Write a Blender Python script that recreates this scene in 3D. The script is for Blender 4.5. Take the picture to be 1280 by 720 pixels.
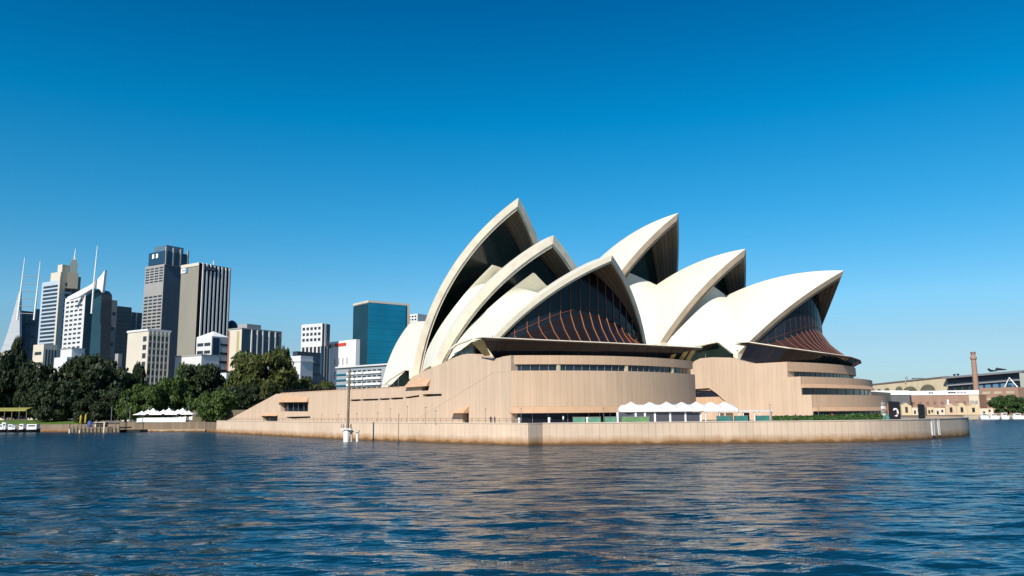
import bpy, math, random
import numpy as np
from mathutils import Vector, Matrix
R_ = math.radians
sc = bpy.context.scene
for o in list(bpy.data.objects): bpy.data.objects.remove(o)

# ------------------------------------------------------------------ camera
F_PX = 1030.0; PITCH = math.atan((515-360)/F_PX); ROLL = 0.008; CAM_H = 6.0
cp, sp = math.cos(PITCH), math.sin(PITCH); cr, sr = math.cos(ROLL), math.sin(ROLL)
X0 = Vector((1, 0, 0)); FW = Vector((0, cp, sp)); U0 = Vector((0, -sp, cp))
right = cr*X0 - sr*U0; up = sr*X0 + cr*U0
cam = bpy.data.cameras.new('camera'); camo = bpy.data.objects.new('camera', cam)
sc.collection.objects.link(camo)
m = Matrix.Identity(4)
for i in range(3):
    m[i][0] = right[i]; m[i][1] = up[i]; m[i][2] = -FW[i]
m[2][3] = CAM_H
camo.matrix_world = m
cam.sensor_width = 36; cam.lens = F_PX/1280*36; cam.clip_start = 0.5; cam.clip_end = 30000
sc.camera = camo
# ------------------------------------------------------------------ light
SUN_PHI = R_(-29); SUN_EL = R_(38)
sdir = Vector((math.sin(SUN_PHI)*math.cos(SUN_EL), -math.cos(SUN_PHI)*math.cos(SUN_EL), math.sin(SUN_EL)))
w = bpy.data.worlds.new('World'); sc.world = w; w.use_nodes = True
nt = w.node_tree; nt.nodes.clear()
sky = nt.nodes.new('ShaderNodeTexSky'); sky.sky_type = 'NISHITA'; sky.sun_disc = False
sky.sun_elevation = SUN_EL; sky.sun_rotation = math.atan2(sdir.x, sdir.y) % (2*math.pi)
sky.altitude = 0; sky.air_density = 1.0; sky.dust_density = 0.15; sky.ozone_density = 2.5
hs = nt.nodes.new('ShaderNodeHueSaturation'); hs.inputs['Saturation'].default_value = 1.25
# the deep polarised blue of the photograph: tint by elevation
tcw = nt.nodes.new('ShaderNodeTexCoord'); sxw = nt.nodes.new('ShaderNodeSeparateXYZ'); nt.links.new(tcw.outputs['Generated'], sxw.inputs[0])
rw = nt.nodes.new('ShaderNodeValToRGB'); cr_ = rw.color_ramp; cr_.elements[0].position = 0.0; cr_.elements[0].color = (0.36, 0.50, 0.80, 1)
for pos, col in ((0.08, (0.53, 0.64, 0.75)), (0.126, (0.55, 0.81, 0.885)), (0.22, (0.25, 0.86, 0.95)), (0.34, (0.006, 0.86, 0.98)), (0.46, (0.0, 0.65, 0.83))):
    e_ = cr_.elements.new(pos); e_.color = (*col, 1)
cr_.elements[-1].position = 1.0; cr_.elements[-1].color = (0.05, 0.5, 0.75, 1)
nt.links.new(sxw.outputs['Z'], rw.inputs[0])
gm = nt.nodes.new('ShaderNodeMix'); gm.data_type = 'RGBA'; gm.blend_type = 'MULTIPLY'; gm.inputs[0].default_value = 1.0
nt.links.new(rw.outputs[0], gm.inputs[7])
bg = nt.nodes.new('ShaderNodeBackground'); bg.inputs['Strength'].default_value = 0.1
wo = nt.nodes.new('ShaderNodeOutputWorld')
nt.links.new(sky.outputs[0], hs.inputs['Color']); nt.links.new(hs.outputs[0], gm.inputs[6])
nt.links.new(gm.outputs[2], bg.inputs['Color']); nt.links.new(bg.outputs[0], wo.inputs[0])
sl = bpy.data.lights.new('sun', 'SUN'); sl.energy = 4.6; sl.angle = R_(0.5); sl.color = (1.0, 0.93, 0.82)
so = bpy.data.objects.new('sun', sl); sc.collection.objects.link(so)
so.rotation_mode = 'QUATERNION'; so.rotation_quaternion = sdir.to_track_quat('Z', 'Y'); so.location = (-60, 0, 200)
vs = sc.view_settings; vs.view_transform = 'Standard'; vs.look = 'None'; vs.gamma = 1.0; vs.exposure = 0.35
vs.use_curve_mapping = False
sc.render.engine = 'CYCLES'

# ------------------------------------------------------------------ maths helpers
def V(*a): return np.array(a, float)
CAMP = V(0, 0, CAM_H)
def ray(x, y):
    a = (x-640)/F_PX; b = (360-y)/F_PX
    a, b = cr*a+sr*b, -sr*a+cr*b
    return V(a, cp-b*sp, sp+b*cp)
def at(x, y, Y):                      # the point seen at picture position x, y that lies at depth Y (world Y)
    d = ray(x, y); return CAMP + d*(Y/d[1])
def hit(x, y, O, n):                  # ... that lies on a plane
    d = ray(x, y); return CAMP + d*(np.dot(np.asarray(O, float)-CAMP, n)/np.dot(d, n))
def unit(v): return v/np.linalg.norm(v)
ZUP = V(0, 0, 1)
def slerp(a, b, t):
    R = np.linalg.norm(a); w_ = math.acos(max(-1, min(1, np.dot(a, b)/R/np.linalg.norm(b))))
    t = np.asarray(t)[:, None]
    return (np.sin((1-t)*w_)*a + np.sin(t*w_)*b)/math.sin(w_)

# ------------------------------------------------------------------ mesh helpers
class MB:
    def __init__(s): s.v = []; s.f = []; s.uv = []; s.sm = []
    def quad(s, pts, uv=None, smooth=False):
        k = len(s.v); s.v += [tuple(p) for p in pts]; s.f.append(tuple(range(k, k+len(pts))))
        s.uv.append(uv or [(0, 0)]*len(pts)); s.sm.append(smooth)
    def box(s, c, size, e=(1, 0, 0)):
        e = unit(V(*e)[:3]*V(1, 1, 0)); n = V(-e[1], e[0], 0); c = np.asarray(c, float)
        hx, hy, hz = [q/2 for q in size]
        P = {(i, j, k): c+e*hx*i+n*hy*j+ZUP*hz*k for i in (-1, 1) for j in (-1, 1) for k in (-1, 1)}
        for q, (l, h) in (([(-1,-1,-1),(1,-1,-1),(1,-1,1),(-1,-1,1)], (size[0], size[2])), ([(1,1,-1),(-1,1,-1),(-1,1,1),(1,1,1)], (size[0], size[2])),
                  ([(1,-1,-1),(1,1,-1),(1,1,1),(1,-1,1)], (size[1], size[2])), ([(-1,1,-1),(-1,-1,-1),(-1,-1,1),(-1,1,1)], (size[1], size[2])),
                  ([(-1,-1,1),(1,-1,1),(1,1,1),(-1,1,1)], (size[0], size[1])), ([(-1,1,-1),(1,1,-1),(1,-1,-1),(-1,-1,-1)], (size[0], size[1]))):
            s.quad([P[i] for i in q], [(0, 0), (l, 0), (l, h), (0, h)])
    def prism(s, poly, off, uvdir=None):
        """closed solid: planar polygon (3D points) swept by vector off; uv = run along uvdir, height"""
        poly = [np.asarray(p, float) for p in poly]; off = np.asarray(off, float); k = len(poly)
        nrm = sum((np.cross(poly[i]-poly[0], poly[(i+1) % k]-poly[0]) for i in range(1, k-1)), V(0, 0, 0))
        if np.dot(nrm, off) > 0: poly = poly[::-1]
        if uvdir is None: uvdir = poly[1]-poly[0]
        uvdir = unit(np.asarray(uvdir, float))
        if abs(off[2]) > .5*np.linalg.norm(off): uvf = lambda p: (p[0], p[1])
        else: uvf = lambda p: (float(np.dot(p, uvdir)), float(p[2]))
        s.quad(poly, [uvf(p) for p in poly]); s.quad([p+off for p in poly[::-1]], [uvf(p) for p in poly[::-1]])
        run = 0
        for i in range(k):
            a, b = poly[i], poly[(i+1) % k]; l = float(np.linalg.norm(b-a)); h = float(np.linalg.norm(off))
            s.quad([b, a, a+off, b+off], [(run+l, a[2]), (run, a[2]), (run, a[2]+h), (run+l, a[2]+h)]); run += l
    def loft(s, curves, uv=None, smooth=True, close=False, flip=False):
        k0 = len(s.v); n = len(curves[0]); m_ = len(curves)
        for c in curves: s.v += [tuple(p) for p in c]
        if uv is None:
            uv = []; L = 0
            for i, c in enumerate(curves):
                if i: L += float(np.linalg.norm(np.asarray(c[n//2])-np.asarray(curves[i-1][n//2])))
                uv.append([(L, float(p[2])) for p in c])
        for i in range(m_-1):
            for j in range(n if close else n-1):
                j2 = (j+1) % n
                q = [(i, j), (i+1, j), (i+1, j2), (i, j2)]
                if flip: q = q[::-1]
                s.f.append(tuple(k0+a*n+b for a, b in q)); s.uv.append([uv[a][b] for a, b in q]); s.sm.append(smooth)
    def tube(s, pts, r, n=6, caps=True):
        pts = [np.asarray(p, float) for p in pts]
        rs = r if isinstance(r, (list, tuple)) else [r]*len(pts)
        rings = []
        for i, p in enumerate(pts):
            d = unit(pts[min(i+1, len(pts)-1)]-pts[max(i-1, 0)])
            a = np.cross(d, V(0, 0, 1) if abs(d[2]) < .9 else V(1, 0, 0)); a = unit(a); b = np.cross(d, a)
            rings.append([p+rs[i]*(math.cos(q)*a+math.sin(q)*b) for q in np.linspace(0, 2*math.pi, n, endpoint=False)])
        s.loft(rings, close=True, flip=True)
        if caps: s.quad(rings[0]); s.quad(rings[-1][::-1])
    def lathe(s, c, prof, n=16):
        c = np.asarray(c, float)
        s.loft([[c+V(r*math.cos(q), r*math.sin(q), z) for q in np.linspace(0, 2*math.pi, n, endpoint=False)] for r, z in prof], close=True, flip=False)
        s.quad([c+V(prof[-1][0]*math.cos(q), prof[-1][0]*math.sin(q), prof[-1][1]) for q in np.linspace(0, 2*math.pi, n, endpoint=False)])
    def build(s, name, mat, parent=None, origin=None):
        if parent is not None: org = world_org(parent)
        else: org = np.asarray(origin if origin is not None else (0, 0, 0), float)
        me = bpy.data.meshes.new(name)
        vv = [tuple(float(q) for q in (np.asarray(p)-org)) for p in s.v]
        me.from_pydata(vv, [], s.f)
        ul = me.uv_layers.new(name='UVMap')
        ul.data.foreach_set('uv', [float(c) for fu in s.uv for p in fu for c in p])
        me.polygons.foreach_set('use_smooth', s.sm)
        for mt in (mat if isinstance(mat, (list, tuple)) else [mat]): me.materials.append(mt)
        o = bpy.data.objects.new(name, me); sc.collection.objects.link(o)
        if parent is not None: o.parent = parent
        else: o.location = org
        return o
def world_org(o):
    p = V(0, 0, 0)
    while o is not None:
        p = p+np.array(o.location); o = o.parent
    return p
def tag(o, label=None, cat=None, group=None, kind=None):
    if label: o['label'] = label
    if cat: o['category'] = cat
    if group: o['group'] = group
    if kind: o['kind'] = kind
    return o
def thing(name, label, cat, loc, group=None):
    o = bpy.data.objects.new(name, None); sc.collection.objects.link(o); o.location = [float(q) for q in loc]
    o.empty_display_size = 0.3
    return tag(o, label, cat, group)
def dup(root, loc, label=None, rz=0, scale=None):
    r = root.copy(); sc.collection.objects.link(r); r.location = [float(q) for q in loc]
    r.rotation_euler = (0, 0, rz)
    if scale is not None: r.scale = scale
    if label: r['label'] = label
    for ch in list(root.children):
        c = ch.copy(); sc.collection.objects.link(c); c.parent = r
        for g in ch.children:
            d = g.copy(); sc.collection.objects.link(d); d.parent = c
    return r
def cut(o, polys, depth, n_in, proud=1.0):
    """cut openings (polygons on the wall face, world coordinates) into o, depth along n_in"""
    mb = MB()
    for p in polys: mb.prism([np.asarray(q)-n_in*proud for q in p], n_in*(depth+proud))
    c = mb.build('opening', o.data.materials[0])
    md = o.modifiers.new('b', 'BOOLEAN'); md.object = c; md.operation = 'DIFFERENCE'; md.solver = 'EXACT'
    bpy.context.view_layer.update()
    dg = bpy.context.evaluated_depsgraph_get()
    me = bpy.data.meshes.new_from_object(o.evaluated_get(dg))
    o.modifiers.clear(); o.data = me
    bpy.data.objects.remove(c)

# ------------------------------------------------------------------ materials
def mat(name, col, rough=0.6, metal=0.0, spec=0.5, noise=0.0, nscale=0.3, obj_var=0.0, stretch=None):
    m_ = bpy.data.materials.new(name); m_.use_nodes = True; n = m_.node_tree; b = n.nodes['Principled BSDF']
    b.inputs['Roughness'].default_value = rough; b.inputs['Metallic'].default_value = metal
    b.inputs['Specular IOR Level'].default_value = spec
    b.inputs['Base Color'].default_value = (*col, 1)
    if noise or obj_var:
        mix = n.nodes.new('ShaderNodeHueSaturation'); mix.inputs['Color'].default_value = (*col, 1)
        val = n.nodes.new('ShaderNodeMath'); val.operation = 'ADD'; val.inputs[0].default_value = 1.0; val.inputs[1].default_value = 0
        if noise:
            tc = n.nodes.new('ShaderNodeTexCoord'); tx = n.nodes.new('ShaderNodeTexNoise')
            tx.inputs['Scale'].default_value = nscale; tx.inputs['Detail'].default_value = 5
            mp = n.nodes.new('ShaderNodeMapping'); mp.inputs['Scale'].default_value = stretch or (1, 1, 1)
            n.links.new(tc.outputs['Object'], mp.inputs[0]); n.links.new(mp.outputs[0], tx.inputs['Vector'])
            mr = n.nodes.new('ShaderNodeMapRange'); mr.inputs[1].default_value = .3; mr.inputs[2].default_value = .7
            mr.inputs[3].default_value = 1-noise; mr.inputs[4].default_value = 1+noise
            n.links.new(tx.outputs['Fac'], mr.inputs[0]); n.links.new(mr.outputs[0], val.inputs[0])
        if obj_var:
            oi = n.nodes.new('ShaderNodeObjectInfo'); mr2 = n.nodes.new('ShaderNodeMapRange')
            mr2.inputs[3].default_value = -obj_var; mr2.inputs[4].default_value = obj_var
            n.links.new(oi.outputs['Random'], mr2.inputs[0]); n.links.new(mr2.outputs[0], val.inputs[1])
        n.links.new(val.outputs[0], mix.inputs['Value']); n.links.new(mix.outputs[0], b.inputs['Base Color'])
    return m_
def granite(name, col, pw=1.25, joint=0.05, var=0.045, streak=0.12, tide=None, course=None, blotch=0.0):
    """panelled stone facing: uv.x runs along the wall in metres, uv.y is height"""
    m_ = bpy.data.materials.new(name); m_.use_nodes = True; n = m_.node_tree; L = n.links.new; b = n.nodes['Principled BSDF']
    b.inputs['Roughness'].default_value = 0.75; b.inputs['Specular IOR Level'].default_value = 0.25
    def N(t, **k):
        q = n.nodes.new(t)
        for a, c in k.items(): setattr(q, a, c)
        return q
    def M(op, a, c=None, cl=False):
        q = N('ShaderNodeMath', operation=op); q.use_clamp = cl
        for i, x in enumerate((a, c)):
            if x is None: continue
            if isinstance(x, (int, float)): q.inputs[i].default_value = x
            else: L(x, q.inputs[i])
        return q.outputs[0]
    uv = N('ShaderNodeUVMap'); uv.uv_map = 'UVMap'; sx = N('ShaderNodeSeparateXYZ'); L(uv.outputs[0], sx.inputs[0])
    xs = M('DIVIDE', sx.outputs[0], pw); idx = M('FLOOR', xs); fr = M('FRACT', xs)
    wn = N('ShaderNodeTexWhiteNoise', noise_dimensions='1D'); L(idx, wn.inputs['W'])
    tint = M('MULTIPLY', M('SUBTRACT', wn.outputs['Value'], .5), 2*var)
    jt = M('LESS_THAN', M('MINIMUM', fr, M('SUBTRACT', 1.0, fr)), 0.05/pw)
    if course:
        fy = M('FRACT', M('DIVIDE', sx.outputs[1], course))
        jt = M('MAXIMUM', jt, M('LESS_THAN', M('MINIMUM', fy, M('SUBTRACT', 1.0, fy)), 0.04/course))
    mp = N('ShaderNodeMapping'); mp.inputs['Scale'].default_value = (1.6, 0.09, 1); L(uv.outputs[0], mp.inputs[0])
    nz = N('ShaderNodeTexNoise'); nz.inputs['Scale'].default_value = 1.0; nz.inputs['Detail'].default_value = 6; L(mp.outputs[0], nz.inputs['Vector'])
    st = M('MULTIPLY', M('SUBTRACT', nz.outputs['Fac'], .5), 2*streak)
    nz2 = N('ShaderNodeTexNoise'); nz2.inputs['Scale'].default_value = 0.12; nz2.inputs['Detail'].default_value = 7; L(uv.outputs[0], nz2.inputs['Vector'])
    bl = M('MULTIPLY', M('SUBTRACT', nz2.outputs['Fac'], .5), 0.22+2*blotch)
    val = M('SUBTRACT', M('ADD', M('ADD', 1.0, tint), M('ADD', st, bl)), M('MULTIPLY', jt, joint*3))
    hv = N('ShaderNodeHueSaturation'); hv.inputs['Color'].default_value = (*col, 1); L(val, hv.inputs['Value'])
    out = hv.outputs[0]
    if tide:
        # brown weed and rust band just above the water, with a ragged upper limit
        nz3 = N('ShaderNodeTexNoise'); nz3.inputs['Scale'].default_value = 0.5; nz3.inputs['Detail'].default_value = 8; L(uv.outputs[0], nz3.inputs['Vector'])
        hgt = M('ADD', sx.outputs[1], M('MULTIPLY', M('SUBTRACT', nz3.outputs['Fac'], .5), 1.3))
        r1 = N('ShaderNodeMapRange'); r1.inputs[1].default_value = 0.25; r1.inputs[2].default_value = tide
        r1.inputs[3].default_value = 1.0; r1.inputs[4].default_value = 0.0; L(hgt, r1.inputs[0])
        mx = N('ShaderNodeMix', data_type='RGBA'); L(r1.outputs[0], mx.inputs[0]); L(out, mx.inputs[6]); mx.inputs[7].default_value = (0.33, 0.16, 0.055, 1)
        r2 = N('ShaderNodeMapRange'); r2.inputs[1].default_value = 0.15; r2.inputs[2].default_value = 0.55
        r2.inputs[3].default_value = 0.6; r2.inputs[4].default_value = 0.0; L(hgt, r2.inputs[0])
        mx2 = N('ShaderNodeMix', data_type='RGBA'); L(r2.outputs[0], mx2.inputs[0]); L(mx.outputs[2], mx2.inputs[6]); mx2.inputs[7].default_value = (0.05, 0.035, 0.02, 1)
        out = mx2.outputs[2]
    L(out, b.inputs['Base Color'])
    return m_
def glass(name, col, rough=0.08, spec=0.6):
    return mat(name, col, rough, 0, spec, noise=0.25, nscale=0.15)
M_TILE = None
def tile_mat():
    m_ = bpy.data.materials.new('cream_tile'); m_.use_nodes = True; n = m_.node_tree; L = n.links.new; b = n.nodes['Principled BSDF']
    b.inputs['Roughness'].default_value = 0.42; b.inputs['Specular IOR Level'].default_value = 0.4
    uv = n.nodes.new('ShaderNodeUVMap'); uv.uv_map = 'UVMap'; sx = n.nodes.new('ShaderNodeSeparateXYZ'); L(uv.outputs[0], sx.inputs[0])
    def M(op, a, c=None):
        q = n.nodes.new('ShaderNodeMath'); q.operation = op
        for i, x in enumerate((a, c)):
            if x is None: continue
            if isinstance(x, (int, float)): q.inputs[i].default_value = x
            else: L(x, q.inputs[i])
        return q.outputs[0]
    fx = M('FRACT', M('MULTIPLY', sx.outputs[0], 1.0))
    rib = M('LESS_THAN', M('MINIMUM', fx, M('SUBTRACT', 1.0, fx)), 0.05)
    ch = M('FRACT', M('ADD', M('MULTIPLY', sx.outputs[1], 26.0), M('ABSOLUTE', M('SUBTRACT', fx, .5))))
    row = M('LESS_THAN', ch, 0.08)
    nz = n.nodes.new('ShaderNodeTexNoise'); nz.inputs['Scale'].default_value = 0.12; nz.inputs['Detail'].default_value = 6
    tc = n.nodes.new('ShaderNodeTexCoord'); L(tc.outputs['Object'], nz.inputs['Vector'])
    val = M('SUBTRACT', M('ADD', 0.95, M('MULTIPLY', nz.outputs['Fac'], .1)), M('ADD', M('MULTIPLY', rib, .10), M('MULTIPLY', row, .045)))
    hv = n.nodes.new('ShaderNodeHueSaturation'); hv.inputs['Color'].default_value = (0.715, 0.68, 0.565, 1); L(val, hv.inputs['Value'])
    L(hv.outputs[0], b.inputs['Base Color'])
    return m_
M_TILE = tile_mat()
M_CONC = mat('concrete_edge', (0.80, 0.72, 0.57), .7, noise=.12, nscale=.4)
M_CONC_SHADED = mat('concrete_edge_shaded', (0.50, 0.39, 0.28), .7, noise=.12, nscale=.4)  # browner copy of the edge concrete, grazing shade painted into its colour
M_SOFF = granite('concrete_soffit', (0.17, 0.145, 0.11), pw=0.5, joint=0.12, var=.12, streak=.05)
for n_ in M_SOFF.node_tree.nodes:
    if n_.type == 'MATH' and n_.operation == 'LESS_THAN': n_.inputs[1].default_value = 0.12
M_GRAN = granite('pink_granite', (0.53, 0.40, 0.295))
M_GRAND = granite('pink_granite_band', (0.56, 0.385, 0.255), var=.03, streak=.08)
M_HOOD = mat('granite_hood', (0.52, 0.33, 0.20), .75, noise=.08, nscale=.5)
M_SEAW = granite('seawall_stone', (0.64, 0.485, 0.36), pw=1.3, joint=.09, var=.04, tide=1.7, streak=.09, blotch=.12)
M_PAVE = mat('paving', (0.38, 0.30, 0.24), .85, noise=.1, nscale=.3)
M_DGLASS = glass('dark_glass', (0.010, 0.013, 0.022), .1, .28)
M_GGLASS = glass('green_black_glass', (0.012, 0.022, 0.018), .12)
M_WGLASS = glass('window_glass', (0.012, 0.02, 0.035))
M_BRONZE = mat('bronze_mullion', (0.23, 0.075, 0.03), .45, noise=.1, nscale=.5)
M_BRONZD = mat('bronze_dark', (0.045, 0.03, 0.022), .45)
M_SKIRT = mat('brown_tinted_glass', (0.05, 0.022, 0.018), .2)
M_WHITE = mat('white_paint', (0.78, 0.78, 0.76), .5, noise=.04, nscale=1)
M_BLACK = mat('black_metal', (0.012, 0.012, 0.015), .5)
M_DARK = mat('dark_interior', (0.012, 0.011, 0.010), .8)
M_STEEL = mat('grey_steel', (0.25, 0.26, 0.27), .45, .3)
# ------------------------------------------------------------------ harbour water: one sheet to the horizon, waves modelled near the viewer
def build_water():
    rng = np.random.default_rng(5)
    rr = np.concatenate([np.geomspace(2.0, 420, 640), np.geomspace(470, 14000, 22)])
    th = np.concatenate([np.linspace(-60, 60, 620), np.linspace(66, 294, 40)])*math.pi/180
    Rg, Tg = np.meshgrid(rr, th, indexing='ij')
    X = Rg*np.sin(Tg); Y = Rg*np.cos(Tg); Z = np.zeros_like(X); lost = np.zeros_like(X); full = 1e-9
    step = np.maximum(Rg*0.0085, Rg*(120/620*math.pi/180))
    for i in range(90):
        lam = 0.45*(12**(rng.random()**1.2)); ang = math.radians(rng.normal(192, 27))
        k = 2*math.pi/lam; a = 0.0050*lam**0.9*(0.6+0.8*rng.random())
        ph = rng.random()*6.28
        fade = np.clip((lam/step-2.5)/3, 0, 1)
        lost += (a*k)**2*(1-fade); full += (a*k)**2
        s_ = np.sin(k*(X*math.sin(ang)+Y*math.cos(ang))+ph)
        Z += a*fade*(s_+0.25*(s_*s_-.5))
    # patches of calmer and rougher water
    pat = 0.75+0.25*np.sin(X*.05+1.3*np.sin(Y*.03))*np.sin(Y*.045+1.0+np.sin(X*.02))
    Z *= pat
    nr, ntn = X.shape
    verts = np.stack([X, Y, Z], -1).reshape(-1, 3)
    idx = np.arange(nr*ntn).reshape(nr, ntn); nxt = np.roll(idx, -1, axis=1)
    q = np.stack([idx[:-1], idx[1:], nxt[1:], nxt[:-1]], -1).reshape(-1, 4)
    me = bpy.data.meshes.new('harbour_water')
    me.vertices.add(len(verts)); me.vertices.foreach_set('co', verts.ravel())
    me.loops.add(len(q)*4); me.loops.foreach_set('vertex_index', q.ravel().astype(np.int32))
    me.polygons.add(len(q)); me.polygons.foreach_set('loop_start', np.arange(0, len(q)*4, 4, dtype=np.int32))
    me.polygons.foreach_set('use_smooth', np.ones(len(q), dtype=bool))
    me.update(); me.validate()
    at_ = me.attributes.new('ripple', 'FLOAT', 'POINT'); at_.data.foreach_set('value', np.clip((lost/full-.55)/.45, 0, 1).ravel().astype(np.float32))
    m_ = bpy.data.materials.new('sea_water'); m_.use_nodes = True; n = m_.node_tree; L = n.links.new; b = n.nodes['Principled BSDF']
    b.inputs['Base Color'].default_value = (0.002, 0.026, 0.050, 1); b.inputs['Roughness'].default_value = 0.04; b.inputs['IOR'].default_value = 1.26
    tc = n.nodes.new('ShaderNodeTexCoord')
    def bump(scale, strength, dist, stretch, prev=None):
        mp = n.nodes.new('ShaderNodeMapping'); mp.inputs['Scale'].default_value = stretch; mp.inputs['Rotation'].default_value = (0, 0, R_(-12))
        tx = n.nodes.new('ShaderNodeTexNoise'); tx.inputs['Scale'].default_value = scale; tx.inputs['Detail'].default_value = 3
        L(tc.outputs['Object'], mp.inputs[0]); L(mp.outputs[0], tx.inputs['Vector'])
        bp = n.nodes.new('ShaderNodeBump'); bp.inputs['Strength'].default_value = strength; bp.inputs['Distance'].default_value = dist
        L(tx.outputs['Fac'], bp.inputs['Height'])
        if prev: L(prev.outputs[0], bp.inputs['Normal'])
        return bp
    an = n.nodes.new('ShaderNodeAttribute'); an.attribute_name = 'ripple'
    b1 = bump(0.5, 0.8, 0.40, (0.55, 1.4, 1)); b2 = bump(2.2, 0.35, 0.09, (0.7, 1.4, 1), b1)
    b3 = bump(0.3, 1.0, 2.5, (0.6, 1.4, 1), b2); L(an.outputs['Fac'], b3.inputs['Strength'])
    mr = n.nodes.new('ShaderNodeMapRange'); mr.inputs[3].default_value = 0.04; mr.inputs[4].default_value = 0.22
    L(an.outputs['Fac'], mr.inputs[0]); L(mr.outputs[0], b.inputs['Roughness'])
    L(b3.outputs[0], b.inputs['Normal'])
    me.materials.append(m_)
    o = bpy.data.objects.new('harbour_water', me); sc.collection.objects.link(o); o['kind'] = 'structure'
build_water()

# ------------------------------------------------------------------ sea wall and promenade
SWL = [V(-97.8, 275.3), V(-39.1, 193.9), V(2.7, 150.8), V(5.36, 152.9), V(23, 153.2), V(38.2, 154.2), V(52.6, 154.8), V(64.9, 156.5), V(77.8, 163.2), V(90, 174.3), V(102.3, 188.3), V(110, 204), V(112, 225)]
def smooth_curve(P, n):
    out = []
    for i in range(len(P)-1):
        p0 = P[max(i-1, 0)]; p1 = P[i]; p2 = P[i+1]; p3 = P[min(i+2, len(P)-1)]
        for t in np.linspace(0, 1, n, endpoint=False):
            out.append(.5*((2*p1)+(-p0+p2)*t+(2*p0-5*p1+4*p2-p3)*t*t+(-p0+3*p1-3*p2+p3)*t**3))
    out.append(P[-1]); return out
front = SWL[:3] + smooth_curve(SWL[3:], 6)
SW_TOP = 3.85
swt = thing('sea_wall', 'long pale pink stone sea wall with a rusty tide line under the white shelled building', 'sea wall', (2.7, 150.8, 0))
def p3(p, z): return V(p[0], p[1], z)
mb = MB()
inn = []
for i, p in enumerate(front):
    a = front[max(i-1, 0)]; b = front[min(i+1, len(front)-1)]; d = unit(b-a); inn.append(p+V(-d[1], d[0])*0.7)
curves = []; run = 0; uvs = []
for i, p in enumerate(front):
    if i: run += float(np.linalg.norm(p-front[i-1]))
    q = inn[i]
    curves.append([p3(p, -2), p3(p, SW_TOP), p3(q, SW_TOP), p3(q, -2)])
    uvs.append([(run, -2), (run, SW_TOP), (run, SW_TOP+.7), (run, SW_TOP+3)])
mb.loft(curves, uvs, smooth=False)
mb.quad(curves[0]); mb.quad(curves[-1][::-1])
mb.build('wall', M_SEAW, swt)
# thin light coping
mb = MB()
cc = []
for i, p in enumerate(front):
    q = inn[i]; o_ = unit(p-q)*.08
    if 11 <= 0: pass
    cc.append([p3(p+o_, SW_TOP+.004), p3(p+o_, SW_TOP+.16), p3(q, SW_TOP+.16), p3(q, SW_TOP+.004)])
mb.loft(cc, smooth=False, close=True)
mb.build('coping', mat('coping_stone', (0.62, 0.50, 0.40), .7, noise=.08), swt)
# promenade paving
mb = MB()
poly = [p3(q, 3.6) for q in inn] + [V(108, 262, 3.6), V(130, 420, 3.6), V(-60, 420, 3.6), V(-90, 300, 3.6)]
mb.prism(poly, V(0, 0, -3.0))
tag(mb.build('promenade', M_PAVE), kind='structure')

# ------------------------------------------------------------------ opera house
OH = thing('opera_house', 'opera house with cream tiled sail shaped shells on a pink stone podium', 'opera house', (40, 215, 3.6))
OA = V(12.895, 189.563, 0); OB = V(75.219, 227.908, 0)
def frame(deg):
    a = R_(deg); return V(math.sin(a), -math.cos(a), 0), V(math.cos(a), math.sin(a), 0)
UA, VA = frame(27.9); UB, VB = frame(44.06)
def loc(g, u, v, z):
    return (OA+u*UA+v*VA+z*ZUP) if g == 'A' else (OB+u*UB+v*VB+z*ZUP)
def inv(g, P):
    O, u, v = (OA, UA, VA) if g == 'A' else (OB, UB, VB)
    return float((P-O)@u), float((P-O)@v), float(P[2])
SH = {  # peak (u,z), foot (u,v,z), sphere centre (u,v,z), ridge reach backwards (m)
 'A1': dict(P=(-23.5, 61.6), F=(-42.3, -22.0, 15.7), c=(-19.3, 42.2, 7.6), back=30),
 'A2': dict(P=(-5.9, 48.1), F=(-19.0, -25.7, 17.1), c=(-7.2, 36.1, -10.3), back=25),
 'A3': dict(P=(18.3, 39.0), F=(1.7, -21.1, 21.1), c=(13.7, 30.9, -22.2), back=27),
 'B1': dict(P=(-33.0, 67.2), F=(-57.4, -25.3, 19.0), c=(-28.4, 64.7, -5.9), back=48),
 'B2': dict(P=(-10.3, 52.4), F=(-26.2, -22.0, 24.6), c=(-10.6, 61.8, -23.4), back=33),
 'B3': dict(P=(18.1, 42.3), F=(-3.3, -19.9, 20.3), c=(6.5, 61.8, -32.6), back=36)}
TN = 28
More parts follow.
